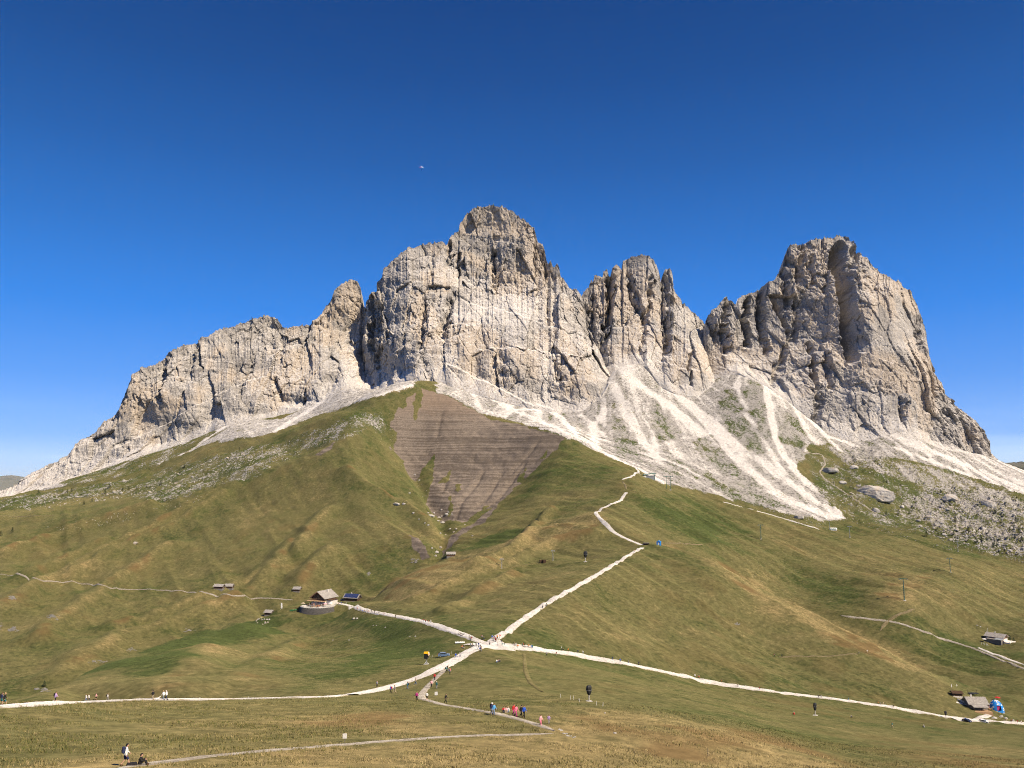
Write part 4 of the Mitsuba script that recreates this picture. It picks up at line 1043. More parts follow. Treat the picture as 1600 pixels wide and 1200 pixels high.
def person(px, py, label=None, top='white', legs='navy', hair='brown', pose='walk', face=90, h=1.75, pack=None, hat=None, sleeve='long', short=False, where=None, group=None, p=None):
    """face: compass heading in degrees, 0 = away from the camera, 90 = to the right"""
    p = sight(px, py, 45) if p is None else p
    wd = lambda c: WORDS.get(c, c)
    if label is None:
        label = f'person in {wd(top)} top, {wd(legs)} trousers' + (f' and {wd(pack)} backpack' if pack else '') + f' {where}'
    key = thing('person', label, 'person', group)
    M = at(p + np.array([0, 0, .02]), -face, h / 1.75)
    f = FIG[pose]
    part(key, 'body', f['skin'], 'cloth_skin', to_world=M)
    part(key, 'jacket' if sleeve == 'long' else 'shirt', f['long_top' if sleeve == 'long' else 'short_top'], 'cloth_' + top, to_world=M)
    part(key, 'shorts' if short else 'trousers', f['shorts' if short else 'trousers'], 'cloth_' + legs, to_world=M)
    part(key, 'shoes', f['shoes'], 'cloth_brown', to_world=M)
    part(key, 'hat' if hat else 'hair', f['hat'] if hat else f['hair'], 'cloth_' + (hat or hair), to_world=M)
    if pack: part(key, 'backpack', f['backpack'], 'cloth_' + pack, to_world=M)
    return key


person(195, 1197, 'man in white hooded top and dark shorts with navy backpack on the nearest footpath', 'white', 'navy', 'black', 'walk', 55, 1.80, 'navy', short=True)
person(218, 1196, 'person in black sitting on the grass beside the nearest footpath', 'black', 'black', 'black', 'sit', 75)
person(1.5, 1101, 'person in dark top and teal shorts, left of the pair at the left edge', 'navy', 'teal', 'brown', 'stride', 60, 1.72, 'black', short=True)
person(6, 1102, 'fair haired person in black and teal, right of the pair at the left edge', 'black', 'teal', 'blond', 'walk', 60, 1.75, None, short=True)
person(86, 1098.5, 'person in a mauve top and black shorts walking alone on the left path', 'lilac', 'black', 'brown', 'stride', 80, 1.75, 'black', short=True)
person(134.5, 1096, 'person in white shirt and blue jeans, left of the white pair on the left path', 'white', 'jeans', 'brown', 'walk', 200)
person(138.5, 1096, 'person in white shirt and navy trousers, right of the white pair on the left path', 'white', 'navy', 'black', 'walk', 190)
person(149.5, 1094, 'person in a rose top and dark shorts beside the left path', 'rose', 'black', 'black', 'walk', 70, short=True)
person(167.5, 1094.5, 'person in a white top and grey trousers with a black backpack on the left path', 'white', 'grey', 'brown', 'walk', 60, 1.72, 'black')
person(239, 1094, 'person in a black shirt and beige trousers near a small white dog', 'black', 'beige', 'black', 'walk', 280, 1.78)
person(255.5, 1094, 'person in white top and jeans, left of the pair beside the small dog', 'white', 'jeans', 'blond', 'walk', 280, 1.68)
person(260, 1094, 'person in white top and navy trousers, right of the pair beside the small dog', 'white', 'navy', 'silver', 'walk', 270, 1.75)
person(651, 1095, 'person in a dark pink jacket and black trousers at the lower bend of the footpath', 'magenta', 'black', 'brown', 'stand', 180)
person(667, 1094, 'person in a white shirt and dark shorts on the footpath bend', 'white', 'black', 'brown', 'stand', 10, 1.55, short=True)
person(696, 1099, 'person all in black on the grey footpath', 'black', 'black', 'black', 'walk', 110, 1.78)
person(768, 1116.5, 'person in navy jacket and white hat, left of a pair on the footpath', 'navy', 'jeans', 'silver', 'walk', 130, 1.74, 'black', hat='white')
person(771.5, 1117.5, 'person in light blue jacket and jeans, right of a pair on the footpath', 'sky_blue', 'jeans', 'brown', 'walk', 130, 1.70)
person(787, 1113, 'child in a red top crouching on the grass above the footpath', 'red', 'grey', 'brown', 'sit', 170, 1.7)
person(790.5, 1113.5, 'child in a rose top crouching between a red and a white dressed child', 'rose', 'beige', 'brown', 'sit', 180, 1.75)
person(794, 1113, 'child in a white top crouching on the grass above the footpath', 'white', 'jeans', 'blond', 'sit', 200, 1.7)
person(802, 1118, 'person in a red jacket walking behind a person in pink on the footpath', 'red', 'magenta', 'brown', 'walk', 130, 1.70)
person(806, 1120, 'person in a bright pink jacket and dark trousers on the footpath', 'pink', 'magenta', 'black', 'walk', 130, 1.68)
person(814, 1120, 'person in black half hidden beside a person in a blue jacket', 'black', 'black', 'black', 'walk', 130, 1.70)
person(818.5, 1121.5, 'person in a bright blue jacket and black trousers on the footpath', 'blue', 'black', 'brown', 'walk', 140, 1.78)
person(844.5, 1134, 'child in a rose jacket and pink trousers walking near the bend of the footpath', 'rose', 'pink', 'brown', 'walk', 140, 1.50)
person(857.5, 1131, 'child in a lilac jacket standing in the grass near the bend of the footpath', 'lilac', 'grey', 'brown', 'stand', 180, 1.25)
TOPS = ['black', 'navy', 'red', 'white', 'grey', 'blue', 'rose', 'olive', 'beige', 'teal', 'black', 'grey', 'white', 'orange']
LEGS = ['black', 'navy', 'grey', 'jeans', 'beige', 'black']


def walkers(spots, where, group, poses=('walk', 'stride', 'stand'), faces=(90, 270, 0, 180), h=1.74, seed=0):
    r = np.random.default_rng(100 + seed)
    for k, (px, py) in enumerate(spots):
        tp, lg = TOPS[int(r.integers(len(TOPS)))], LEGS[int(r.integers(len(LEGS)))]
        pk = [None, None, 'black', 'red', 'navy'][int(r.integers(5))] if 'sit' not in poses else None
        person(px, py, None, tp, lg, ['brown', 'black', 'blond', 'silver'][int(r.integers(4))], poses[int(r.integers(len(poses)))], faces[int(r.integers(len(faces)))] + float(r.uniform(-25, 25)), h * float(r.uniform(.94, 1.05)), pk, where=where, group=group)


walkers([(589,1074),(611,1083),(617,1083),(637,1077),(649,1070)], 'on the broad white road', 'walkers on the broad white road', seed=1)
walkers([(674,1074),(682,1076),(679,1063),(697,1051),(703,1054),(700,1049),(712,1028),(719,1027)], 'at the top of the grey footpath', 'walkers at the top of the footpath', seed=2)
walkers([(733,1000),(735,1001),(737,1001),(753,999),(756,1000),(735,1011),(738,1012),(744,1011),(748,1011),(751,1011),(747,1016),(750,1018),(752,1018),(765,1009),(769,999),(772,1000),(774,1002),(777,999),(779,1001),(781,998),(771,1003),(775,1004),(778,1010),(784,1005)], 'at the crossroads', 'walkers at the crossroads', seed=3)
walkers([(785,1008),(788,1008),(722,1012),(725,1013)], 'sitting beside the crossroads', 'people sitting beside the crossroads', ('sit',), seed=4)
walkers([(776,1035),(779,1034),(782,1034)], 'sitting in the meadow below the crossroads', 'people sitting in the meadow', ('sit',), seed=5)
walkers([(803,1010),(806,1010),(809,1013),(817,1011),(819,1013),(822,1013),(826,1013),(830,1014),(832,1014),(854,1025),(869,1025),(877,1016),(880,1019),(888,1019),(903,1021),(911,1022)], 'on the road right of the crossroads', 'walkers right of the crossroads', seed=6)
walkers([(957,1032),(969,1035),(982,1037),(998,1040),(1086,1059),(1092,1061),(1127,1067),(1153,1074),(1187,1079)], 'midway along the right road', 'walkers on the long right road', seed=7)
walkers([(1279,1091),(1283,1091),(1326,1095),(1372,1101),(1376,1102),(1380,1102),(1396,1106)], 'before the wooden hut', 'walkers before the wooden hut', seed=8)
walkers([(854,947),(848,951),(992,863)], 'on the road climbing the nose', 'walkers on the climbing road', seed=9)
walkers([(558,953),(563,955),(566,957),(569,957),(572,956),(575,958),(578,959),(581,958),(585,959),(588,959),(592,960),(600,961),(618,965),(662,972),(665,973),(669,974),(673,974),(575,955),(580,956)], 'on the road to the inn', 'walkers on the road to the inn', seed=10)
walkers([(521,943),(524,942),(527,941),(530,943),(533,944),(535,942),(538,944),(541,945),(525,945),(529,946),(533,939),(536,938)], 'in the yard right of the inn', 'people in the inn yard', seed=11)
walkers([(1241,1117),(1330,1121),(1394,1137),(1444,1137)], 'in the grass below the right road', 'people in the grass below the right road', ('walk', 'sit'), seed=12)
walkers([(1210,1026),(1222,1027),(1342,1022),(1355,1020)], 'on the flank trail', 'walkers on the flank trail', seed=13)
walkers([(1531,1100),(1535,1102),(1541,1103),(1545,1104),(1538,1107),(1546,1108),(1550,1111)], 'beside the blue dome', 'guests beside the blue dome', ('stand', 'sit'), seed=14)
walkers([(1573,1127),(1580,1129),(1590,1130),(1596,1131)], 'right of the parked cars', 'walkers right of the parked cars', seed=15)

# ------------------------------------------------------------------ buildings
def plain(key, name, mesh, m, p, rz=0.0, label=None, smooth=False):
    return part(key, name, mesh, m, label, smooth, at(p, rz))


def parasol(px, py, col, label, group, p=None):
    p = sight(px, py) if p is None else p
    k = thing('parasol', label, 'parasol', group)
    n, R = 8, 1.5
    a = np.arange(n) / n * 2 * math.pi
    v = np.vstack([[0, 0, 2.75]] + [[R * math.cos(t), R * math.sin(t), 2.25] for t in a] + [[R * math.cos(t), R * math.sin(t), 2.05] for t in a])
    f = [[0, 1 + i, 1 + (i + 1) % n] for i in range(n)] + [[1 + i, 1 + n + i, 1 + (i + 1) % n] for i in range(n)] + [[1 + (i + 1) % n, 1 + n + i, 1 + n + (i + 1) % n] for i in range(n)]
    part(k, 'canopy', (v, np.array(f)), 'cloth_' + col, smooth=False, to_world=at(p))
    part(k, 'pole', bar((0, 0, 0), (0, 0, 2.8), .03), 'grey_wood', to_world=at(p))
    part(k, 'base', bar((0, 0, 0), (0, 0, .12), .3), 'concrete', to_world=at(p))


def bench_table(p, rz, label, group, m='light_wood'):
    k = thing('picnic_table', label, 'table', group)
    M = at(p, rz)
    part(k, 'tabletop', box(-1.1, 1.1, -.35, .35, .70, .76), m, smooth=False, to_world=M)
    for s in (-1, 1):
        part(k, 'bench', box(-1.1, 1.1, s * .75 - .14, s * .75 + .14, .42, .47), m, smooth=False, to_world=M)
        part(k, 'leg', join(box(s * .85 - .04, s * .85 + .04, -.30, .30, 0, .70), box(s * .85 - .04, s * .85 + .04, -.88, .88, .36, .42), box(s * .85 - .04, s * .85 + .04, -.80, -.70, 0, .36), box(s * .85 - .04, s * .85 + .04, .70, .80, 0, .36)), m, smooth=False, to_world=M)


# the large inn with its terrace
P = site.copy(); Z = P[2]
inn = thing('mountain_inn', 'large timber inn with a broad grey gabled roof above a crowded terrace', 'inn')
RZ = -24.0
M = house(inn, P + [0, 5.5, 0.9], RZ, 11.5, 13.0, 4.6, 4.0, over=1.3, wall='dark_wood', roof='shingle', base='plaster', base_h=2.4, rows=((5.6, 3), (3.9, 5), (1.3, 5)), trim='light_wood', sink=7)
scene[inn + '__roof_001']['bsdf'] = {'type': 'ref', 'id': 'shingle'}; scene[inn + '__roof']['bsdf'] = {'type': 'ref', 'id': 'red_shingle'}
labels[inn + '__roof'] = {'label': 'reddish left slope of the inn roof'}
bal = part(inn, 'balcony', box(-5.9, 5.9, -7.9, -6.45, 2.75, 2.95), 'light_wood', smooth=False, to_world=M)
for i in range(24):
    scene[f'{bal}__baluster' + (f'_{i:03d}' if i else '')] = {**mikit.ply(box(-5.8 + i * .5, -5.66 + i * .5, -7.88, -7.80, 2.96, 3.86), 'dark_wood', smooth=False), 'to_world': M}
scene[f'{bal}__handrail'] = {**mikit.ply(box(-5.9, 5.9, -7.92, -7.78, 3.87, 3.97), 'light_wood', smooth=False), 'to_world': M}
part(inn, 'veranda_roof', prism([(-8.0, 2.35), (8.0, 2.35), (8.0, 2.5), (-8.0, 2.5)], -10.6, -6.6), 'light_wood', smooth=False, to_world=M)
for i in range(6):
    part(inn, 'veranda_post', box(-7.8 + i * 3.12, -7.62 + i * 3.12, -10.5, -10.32, -.6, 2.34), 'dark_wood', smooth=False, to_world=M)
part(inn, 'door', box(-.6, .6, -6.62, -6.5, 0, 2.1), 'light_wood', smooth=False, to_world=M)
part(inn, 'annexe', box(5.9, 9.4, -4.5, 3.5, -4, 2.6), 'plaster', smooth=False, to_world=M)
part(inn, 'annexe_roof', prism([(5.75, 2.62), (9.9, 2.62), (9.9, 2.85), (5.75, 3.5)], -5.2, 4.0), 'dark_wood', smooth=False, to_world=M)
TP = P + [-1.5, -8.0, 0.0]; TZ = Z + 0.5
k = thing('inn_terrace', 'raised curved terrace with a dark stone retaining wall in front of the inn', 'terrace')
import shapely
th = np.linspace(math.pi * 1.0, math.pi * 2.0, 25)
outline = [(11.8 * math.cos(t), 8.2 * math.sin(t)) for t in th] + [(11.8, 5.5), (-11.8, 5.5)]
slab = trimesh.creation.extrude_polygon(shapely.Polygon(outline), 0.3, engine='earcut')
part(k, 'floor', slab, 'concrete', smooth=False, to_world=at((TP[0], TP[1], TZ - .3)))
wl = []
for (x0, y0), (x1, y1) in zip(outline[:24], outline[1:25]):
    b = [(x0, y0, -.32), (x1, y1, -.32), (x1 * 1.10, y1 * 1.16, -6.5), (x0 * 1.10, y0 * 1.16, -6.5)]
    wl.append(b)
wv = np.array(wl).reshape(-1, 3); wf = np.array([[4 * i, 4 * i + 2, 4 * i + 1] for i in range(24)] + [[4 * i, 4 * i + 3, 4 * i + 2] for i in range(24)])
part(k, 'retaining_wall', (wv, wf), 'dark_wall', smooth=False, to_world=at((TP[0], TP[1], TZ)))
for i in range(0, 25, 2):
    x, y = outline[i]
    part(k, 'railing_post', box(x * .985 - .05, x * .985 + .05, y * .985 - .05, y * .985 + .05, 0, 1.0), 'grey_wood', smooth=False, to_world=at((TP[0], TP[1], TZ)))
rl = [bar((*(np.array(outline[i]) * .985), .95), (*(np.array(outline[i + 1]) * .985), .95), .05, 5) for i in range(24)]
part(k, 'handrail', join(*rl), 'grey_wood', smooth=False, to_world=at((TP[0], TP[1], TZ)))
tabs = [(-6.5, 1), (-3.2, 1.2), (0.2, 1.3), (3.5, 1.2), (-4.8, -2.2), (-1.4, -2.4), (2.0, -2.3), (-2.4, -5.2), (1.4, -5.3)]
for i, (x, y) in enumerate(tabs):
    bench_table(np.array([TP[0] + x, TP[1] + y, TZ + .002]), RZ * .6, f'light wooden picnic table on the inn terrace, ' + ('row nearest the inn' if y > 0 else 'middle row' if y > -4 else 'row nearest the railing'), 'picnic tables on the inn terrace')
r_ = np.random.default_rng(5)
for i, (x, y) in enumerate(tabs):
    for s, dx in ((-1, -.6), (-1, .5), (1, -.2), (1, .7)):
        if r_.random() < .2: continue
        tp, lg = TOPS[int(r_.integers(len(TOPS)))], LEGS[int(r_.integers(len(LEGS)))]
        a = math.radians(RZ * .6); ox, oy = dx * math.cos(a) - s * .75 * math.sin(a), dx * math.sin(a) + s * .75 * math.cos(a)
        person(0, 0, f'guest in {WORDS.get(tp, tp)} top and {WORDS.get(lg, lg)} trousers sitting on the inn terrace', tp, lg, ['brown', 'black', 'blond', 'silver'][int(r_.integers(4))], 'sit', (0 if s < 0 else 180) - RZ * .6, 1.7, None, group='guests on the inn terrace', p=np.array([TP[0] + x + ox, TP[1] + y + oy, TZ + .36]))
for i in range(14):
    x, y = r_.uniform(-7.5, 8), r_.uniform(-.5, 4.8)
    tp, lg = TOPS[int(r_.integers(len(TOPS)))], LEGS[int(r_.integers(len(LEGS)))]
    person(0, 0, f'person in {WORDS.get(tp, tp)} top and {WORDS.get(lg, lg)} trousers standing on the inn terrace', tp, lg, ['brown', 'black', 'blond'][int(r_.integers(3))], 'stand', float(r_.uniform(0, 360)), 1.74, None, group='people standing on the inn terrace', p=np.array([TP[0] + x, TP[1] + y, TZ]))
for x, y, c, lb in [(9.4, -1.0, 'white', 'white parasol at the right end of the inn terrace'), (6.6, -3.6, 'rose', 'pinkish parasol near the right railing of the inn terrace'), (-9.6, -1.5, 'beige', 'beige parasol at the left end of the inn terrace')]:
    parasol(0, 0, c, lb, None, p=np.array([TP[0] + x, TP[1] + y, TZ]))

# hut with the solar roof
P = sight(549, 940)
k = thing('solar_hut', 'timber hut with a dark blue solar panel roof right of the inn', 'hut')
M = house(k, P + [0, 4, 0.2], 72, 6.6, 12.5, 2.9, 2.5, over=.7, rows=((2.2, 2),), chimney=True, trim='grey_wood', sink=6)
kk = 2.5 / 3.3
for i in range(6):
    for j in range(3):
        y0 = -6.3 + i * 2.12; u0, u1 = .12 + j * 1.22, .12 + j * 1.22 + 1.14
        zf = lambda u: 5.4 - kk * u + .36
        part(k, 'solar_panel', prism([(-u1, zf(u1)), (-u0, zf(u0)), (-u0, zf(u0) + .05), (-u1, zf(u1) + .05)], y0, y0 + 2.04), 'solar_glass', smooth=False, to_world=M)

for px_, py_, rz, w_, l_, lb in [(341, 921, 84, 5.2, 7.2, 'small dark hay barn with a grey roof, left of the pair on the big slope'), (357, 920.5, 86, 4.2, 6.0, 'small dark hay barn with a grey roof, right of the pair on the big slope'),
                                (463.5, 925, 80, 4.2, 5.6, 'small grey roofed shed on the slope left of the inn'), (704, 870, 100, 5.0, 7.6, 'lone dark barn on the green slope beside the gully'),
                                (419, 962, 75, 4.4, 5.6, 'low grey shed among stones left of the inn terrace')]:
    P = sight(px_, py_)
    k = thing('barn', lb, 'barn')
    house(k, P + [0, 2, .5], rz, w_, l_, 2.0, 1.5, over=.55, rows=(), chimney=False, trim='grey_wood', sink=4, roof='shingle')
    part(k, 'door', box(-.5, .5, -l_ / 2 - .07, -l_ / 2 - .01, .1, 1.8), 'grey_wood', smooth=False, to_world=at(P + [0, 2, .5], rz))

# chalet on the right
P = sight(1561, 1002)
k = thing('chalet', 'low chalet with a pale grey roof and reddish gable on the right pasture', 'chalet')
RZ2 = 38
M = house(k, P + [0, 3, .4], RZ2, 9.0, 12.0, 3.0, 2.0, over=1.0, wall='red_shingle', roof='shingle', base='plaster', base_h=1.8, rows=((2.4, 2), (1.0, 3)), trim='dark_wood', sink=5)
part(k, 'terrace', box(-5.5, 5.5, -11.5, -6.1, -3.5, .1), 'plaster', smooth=False, to_world=M)
for i in range(4):
    part(k, 'terrace_post', box(-5.2 + i * 3.4, -5.05 + i * 3.4, -11.3, -11.15, .1, 1.1), 'grey_wood', smooth=False, to_world=M)
part(k, 'awning', prism([(-10.5, 2.0), (-5.6, 2.5), (-5.6, 2.6), (-10.5, 2.1)], -7.5, -2.0), 'grey_paint', smooth=False, to_world=M)
part(k, 'side_wing', box(-10.2, -4.6, -7.0, 4.0, -3.5, 1.9), 'grey_wood', smooth=False, to_world=M)
P2 = sight(1543.5, 996)
k = thing('flagpole', 'white flagpole standing left of the chalet on the right', 'flagpole')
part(k, 'pole', bar((0, 0, -.3), (0, 0, 7.0), .13, 8, .08), 'white_paint', to_world=at(P2)); part(k, 'finial', trimesh.creation.icosphere(2, .16), 'white_paint', to_world=at(P2 + [0, 0, 7.05]))
tree(1578, 1002, 9, 'dark bushy conifer right of the chalet', None); tree(1584, 1003, 7, 'smaller dark conifer at the far right of the chalet', None); tree(1547, 996, 4.5, 'low dark conifer behind the left wing of the chalet', None)
boulder(1527, 977, 2.4, 2.2, 'left one of two white stones above the chalet'); boulder(1532, 979, 3, 2.4, 'right one of two white stones above the chalet')

# wooden hut with the blue dome
P = sight(1529, 1108)
k = thing('wooden_hut', 'weathered wooden hut with a grey shingle roof beside the blue dome', 'hut')
M = house(k, P + [0, 3, .3], 86, 7.6, 9.4, 2.7, 2.5, over=.7, wall='grey_wood', roof='shingle', base='stone_wall', base_h=.4, rows=((1.8, 2),), trim='grey_wood', sink=5, chimney=True)
part(k, 'porch_roof', prism([(-7.0, 1.5), (-3.9, 2.25), (-3.9, 2.45), (-7.0, 1.7)], -4.0, 4.2), 'shingle', smooth=False, to_world=M)
for y in (-3.8, 0.0, 4.0):
    part(k, 'porch_post', box(-6.9, -6.7, y - .1, y + .1, -3, 1.52), 'dark_wood', smooth=False, to_world=M)
part(k, 'deck', box(-8.6, -3.9, -5.0, 4.6, -3.5, -.35), 'light_wood', smooth=False, to_world=M)
P2 = sight(1524, 1088)
k = thing('solar_rack', 'dark panel rack on posts standing behind the wooden hut', 'panel rack')
part(k, 'panel', prism([(-2.6, .4), (2.6, .4), (2.6, .52), (-2.6, .52)], -1.5, 1.5), 'black_tarp', smooth=False, to_world=at(P2 + [0, 2, .8]))
for s in (-1, 1):
    part(k, 'post', bar((s * 2.5, 1.2, -2), (s * 2.5, 1.2, 2.8), .12, 6), 'dark_wood', to_world=at(P2 + [0, 2, .3]))
P2 = sight(1498, 1091)
k = thing('shed', 'small dark shed with a pale stone base left of the wooden hut', 'shed')
house(k, P2 + [0, 2, .3], 80, 3.6, 5.0, 2.2, .8, over=.4, rows=(), chimney=False, trim='dark_wood', base='plaster', base_h=.8, sink=4, roof='dark_wood')
k = thing('stone_wall', 'pale sloping wall running down from the dark shed to the wooden hut', 'wall')
a_, b_ = sight(1496, 1094), sight(1519, 1103)
d_ = b_ - a_; L_ = math.hypot(d_[0], d_[1]); rzw = math.degrees(math.atan2(d_[1], d_[0]))
for i in range(9):
    z0 = d_[2] * (i + .5) / 9
    for j in range(2):
        part(k, 'stone', box(L_ * i / 9 + .03, L_ * (i + 1) / 9 - .03, -.35 - .03 * ((i + j) % 2), .35 + .02 * (i % 3), z0 - .9 + j * .9 + .03, z0 - .05 + j * .9 + .05 * ((i * 7) % 3)), 'plaster', smooth=False, to_world=at(a_, rzw))
k = thing('paved_yard', 'pale paved yard on the slope between the dark shed and the wooden hut', 'yard')
Py = sight(1507, 1100)
for i in range(5):
    part(k, 'slab', box(-4.6 + i * 1.9, -2.75 + i * 1.9, -2.6, 2.0, -2.5 - i * .35, .45 - i * .35), 'plaster', smooth=False, to_world=at(Py + [0, 1.5, .3], -8))
k = thing('woodpile', 'stacked firewood logs against the left side of the wooden hut', 'woodpile')
Pw = sight(1517, 1105)
for i in range(12):
    part(k, 'log', bar((-1.5, -.2, .2 + .3 * (i % 4) + .02 * i), (1.5, -.2, .2 + .3 * (i % 4) + .02 * i), .16, 7) if i < 4 else bar((-1.5, .15 * (i // 4), .2 + .3 * (i % 4)), (1.5, .15 * (i // 4), .2 + .3 * (i % 4)), .15, 7), 'light_wood', smooth=False, to_world=at(Pw, 10))
for i, (px_, py_) in enumerate([(1555, 1006), (1561, 1007), (1567, 1007)]):
    bench_table(sight(px_, py_) + [0, 0, .5], 20, ['leftmost', 'middle', 'rightmost'][i] + ' of three picnic tables before the chalet on the right', 'tables before the chalet', 'grey_wood')
parasol(1538, 1003, 'white', 'pale parasol left of the chalet wing on the right pasture', None); parasol(1570, 1006, 'white', 'pale parasol before the chalet on the right', None)
for i in range(5):
    Pf = sight(1534 + i * 2.4, 1007 + .5 * i)
    kf = numbered('fence_post')
    scene[kf] = mikit.ply(bar(Pf - [0, 0, .3], Pf + [0, 0, 1.5], .14, 6), 'white_paint', smooth=30)
    labels[kf] = {'label': f"pale fence post by the chalet drive, {['first', 'second', 'third', 'fourth', 'fifth'][i]} from the left", 'category': 'post', 'group': 'fence posts by the chalet drive'}
# blue dome: a stretched inflatable with white dots and a dark entrance
P = sight(1561, 1112)
k = thing('blue_dome', 'bright blue dome tent with white dots beside the wooden hut', 'dome tent')
dm = trimesh.creation.icosphere(4); v = dm.vertices.copy()
v = v[:, :] * [4.0, 3.6, 5.6]; v[:, 0] *= 1 - .12 * np.clip(v[:, 2] / 5.6, 0, 1)
keep_ = (v[dm.faces][:, :, 2].max(1) > -2.5) & ~((np.abs(v[dm.faces][:, :, 0].mean(1) + .2) < 1.1) & (np.abs(v[dm.faces][:, :, 2].mean(1) - 1.9) < 1.25) & (v[dm.faces][:, :, 1].mean(1) < 0))
part(k, 'shell', (v, dm.faces[keep_]), 'blue_paint', smooth=True, to_world=at(P + [0, 2.5, 0]))
rd = np.random.default_rng(3); n_dot = 0
for i in range(150):
    n_ = rd.normal(size=3); n_ /= np.linalg.norm(n_)
    c = n_ * [4.0, 3.6, 5.6]; c[0] *= 1 - .12 * max(c[2] / 5.6, 0)
    if c[2] < -1.5 or n_[1] > .35 or (abs(c[0] + .2) < 1.6 and abs(c[2] - 1.9) < 1.7): continue
    n_dot += 1
    if n_dot > 46: break
    g_ = n_ / np.array([4.0, 3.6, 5.6]); g_ /= np.linalg.norm(g_)
    d_ = trimesh.creation.cylinder(.40, .05, sections=10); R = trimesh.geometry.align_vectors([0, 0, 1], g_)
    d_.apply_transform(R); d_.apply_translation(c + g_ * .02)
    part(k, 'white_dot', d_, 'white_paint', smooth=False, to_world=at(P + [0, 2.5, 0]))
part(k, 'opening', box(-1.25, .85, -2.6, -2.5, .6, 3.2), 'cloth_magenta', 'dark red entrance of the dome', False, at(P + [0, 2.5, 0]))
part(k, 'skirt', trimesh.creation.annulus(3.5, 3.75, .5), 'cloth_red', 'red border round the foot of the dome', False, at(P + [0, 2.5, -2.2]))
parasol(1559, 1096, 'red', 'small red parasol behind the blue dome', None)
for px_, py_, w_, lb in [(1553, 1121, 9, 'long brown stone bank below the blue dome'), (1564, 1119, 8, 'rockery right below the blue dome'), (1572, 1122, 6, 'right end of the rockery below the blue dome'), (1583, 1125, 4, 'lone stone right of the rockery by the road')]:
    boulder(px_, py_, w_, 4.5, lb)
for (px_, py_, c) in [(1540, 1107, 'a'), (1546, 1109, 'b'), (1544, 1104, 'c')]:
    bench_table(sight(px_, py_), 20, 'wooden picnic table on the deck between the hut and the blue dome', 'tables by the blue dome')


# ------------------------------------------------------------------ cars
def car(px, py, rz, paint, label):
    p = sight(px, py)
    k = thing('parked_car', label, 'car'); M = at(p + [0, 0, .02], rz)
    prof = [(-2.1, .32), (2.1, .32), (2.15, .60), (2.02, .82), (1.15, .96), (.55, 1.42), (-1.25, 1.48), (-1.95, 1.05), (-2.13, .85)]
    body = prism(prof, -.86, .86)
    part(k, 'body', body, paint, smooth=False, to_world=M)
    part(k, 'windscreen', prism([(1.10, .98), (1.14, .98), (.60, 1.42), (.56, 1.42)], -.74, .74), 'window_glass', smooth=False, to_world=M)
    part(k, 'rear_window', prism([(-1.97, 1.08), (-1.93, 1.08), (-1.33, 1.46), (-1.37, 1.46)], -.70, .70), 'window_glass', smooth=False, to_world=M)
    for s in (-1, 1):
        part(k, 'side_window', prism([(.95, .98), (.48, 1.37), (-1.20, 1.41), (-1.65, 1.0)], s * .865 - .01, s * .865 + .01), 'window_glass', smooth=False, to_world=M)
        for x in (-1.3, 1.35):
            w = bar((x, s * .70, .32), (x, s * .89, .32), .32, 16)
            wn = part(k, 'wheel', w, 'tyre', to_world=M)
            scene[wn + '__rim'] = {**mikit.ply(bar((x, s * .85, .32), (x, s * .90, .32), .19, 12), 'steel', smooth=30), 'to_world': M}
        part(k, 'headlight', box(2.03, 2.13, s * .62 - .16, s * .62 + .16, .66, .78), 'white_paint', smooth=False, to_world=M)
        part(k, 'tail_light', box(-2.15, -2.07, s * .66 - .14, s * .66 + .14, .84, 1.0), 'cloth_red', smooth=False, to_world=M)


car(693.5, 1026, 8, 'car_blue', 'small slate blue car parked on the grass beside the white road')
car(1511, 1128, -62, 'car_navy', 'dark navy car parked in front of the wooden hut')
car(1537, 1129, -35, 'car_white', 'white car parked in front of the wooden hut')


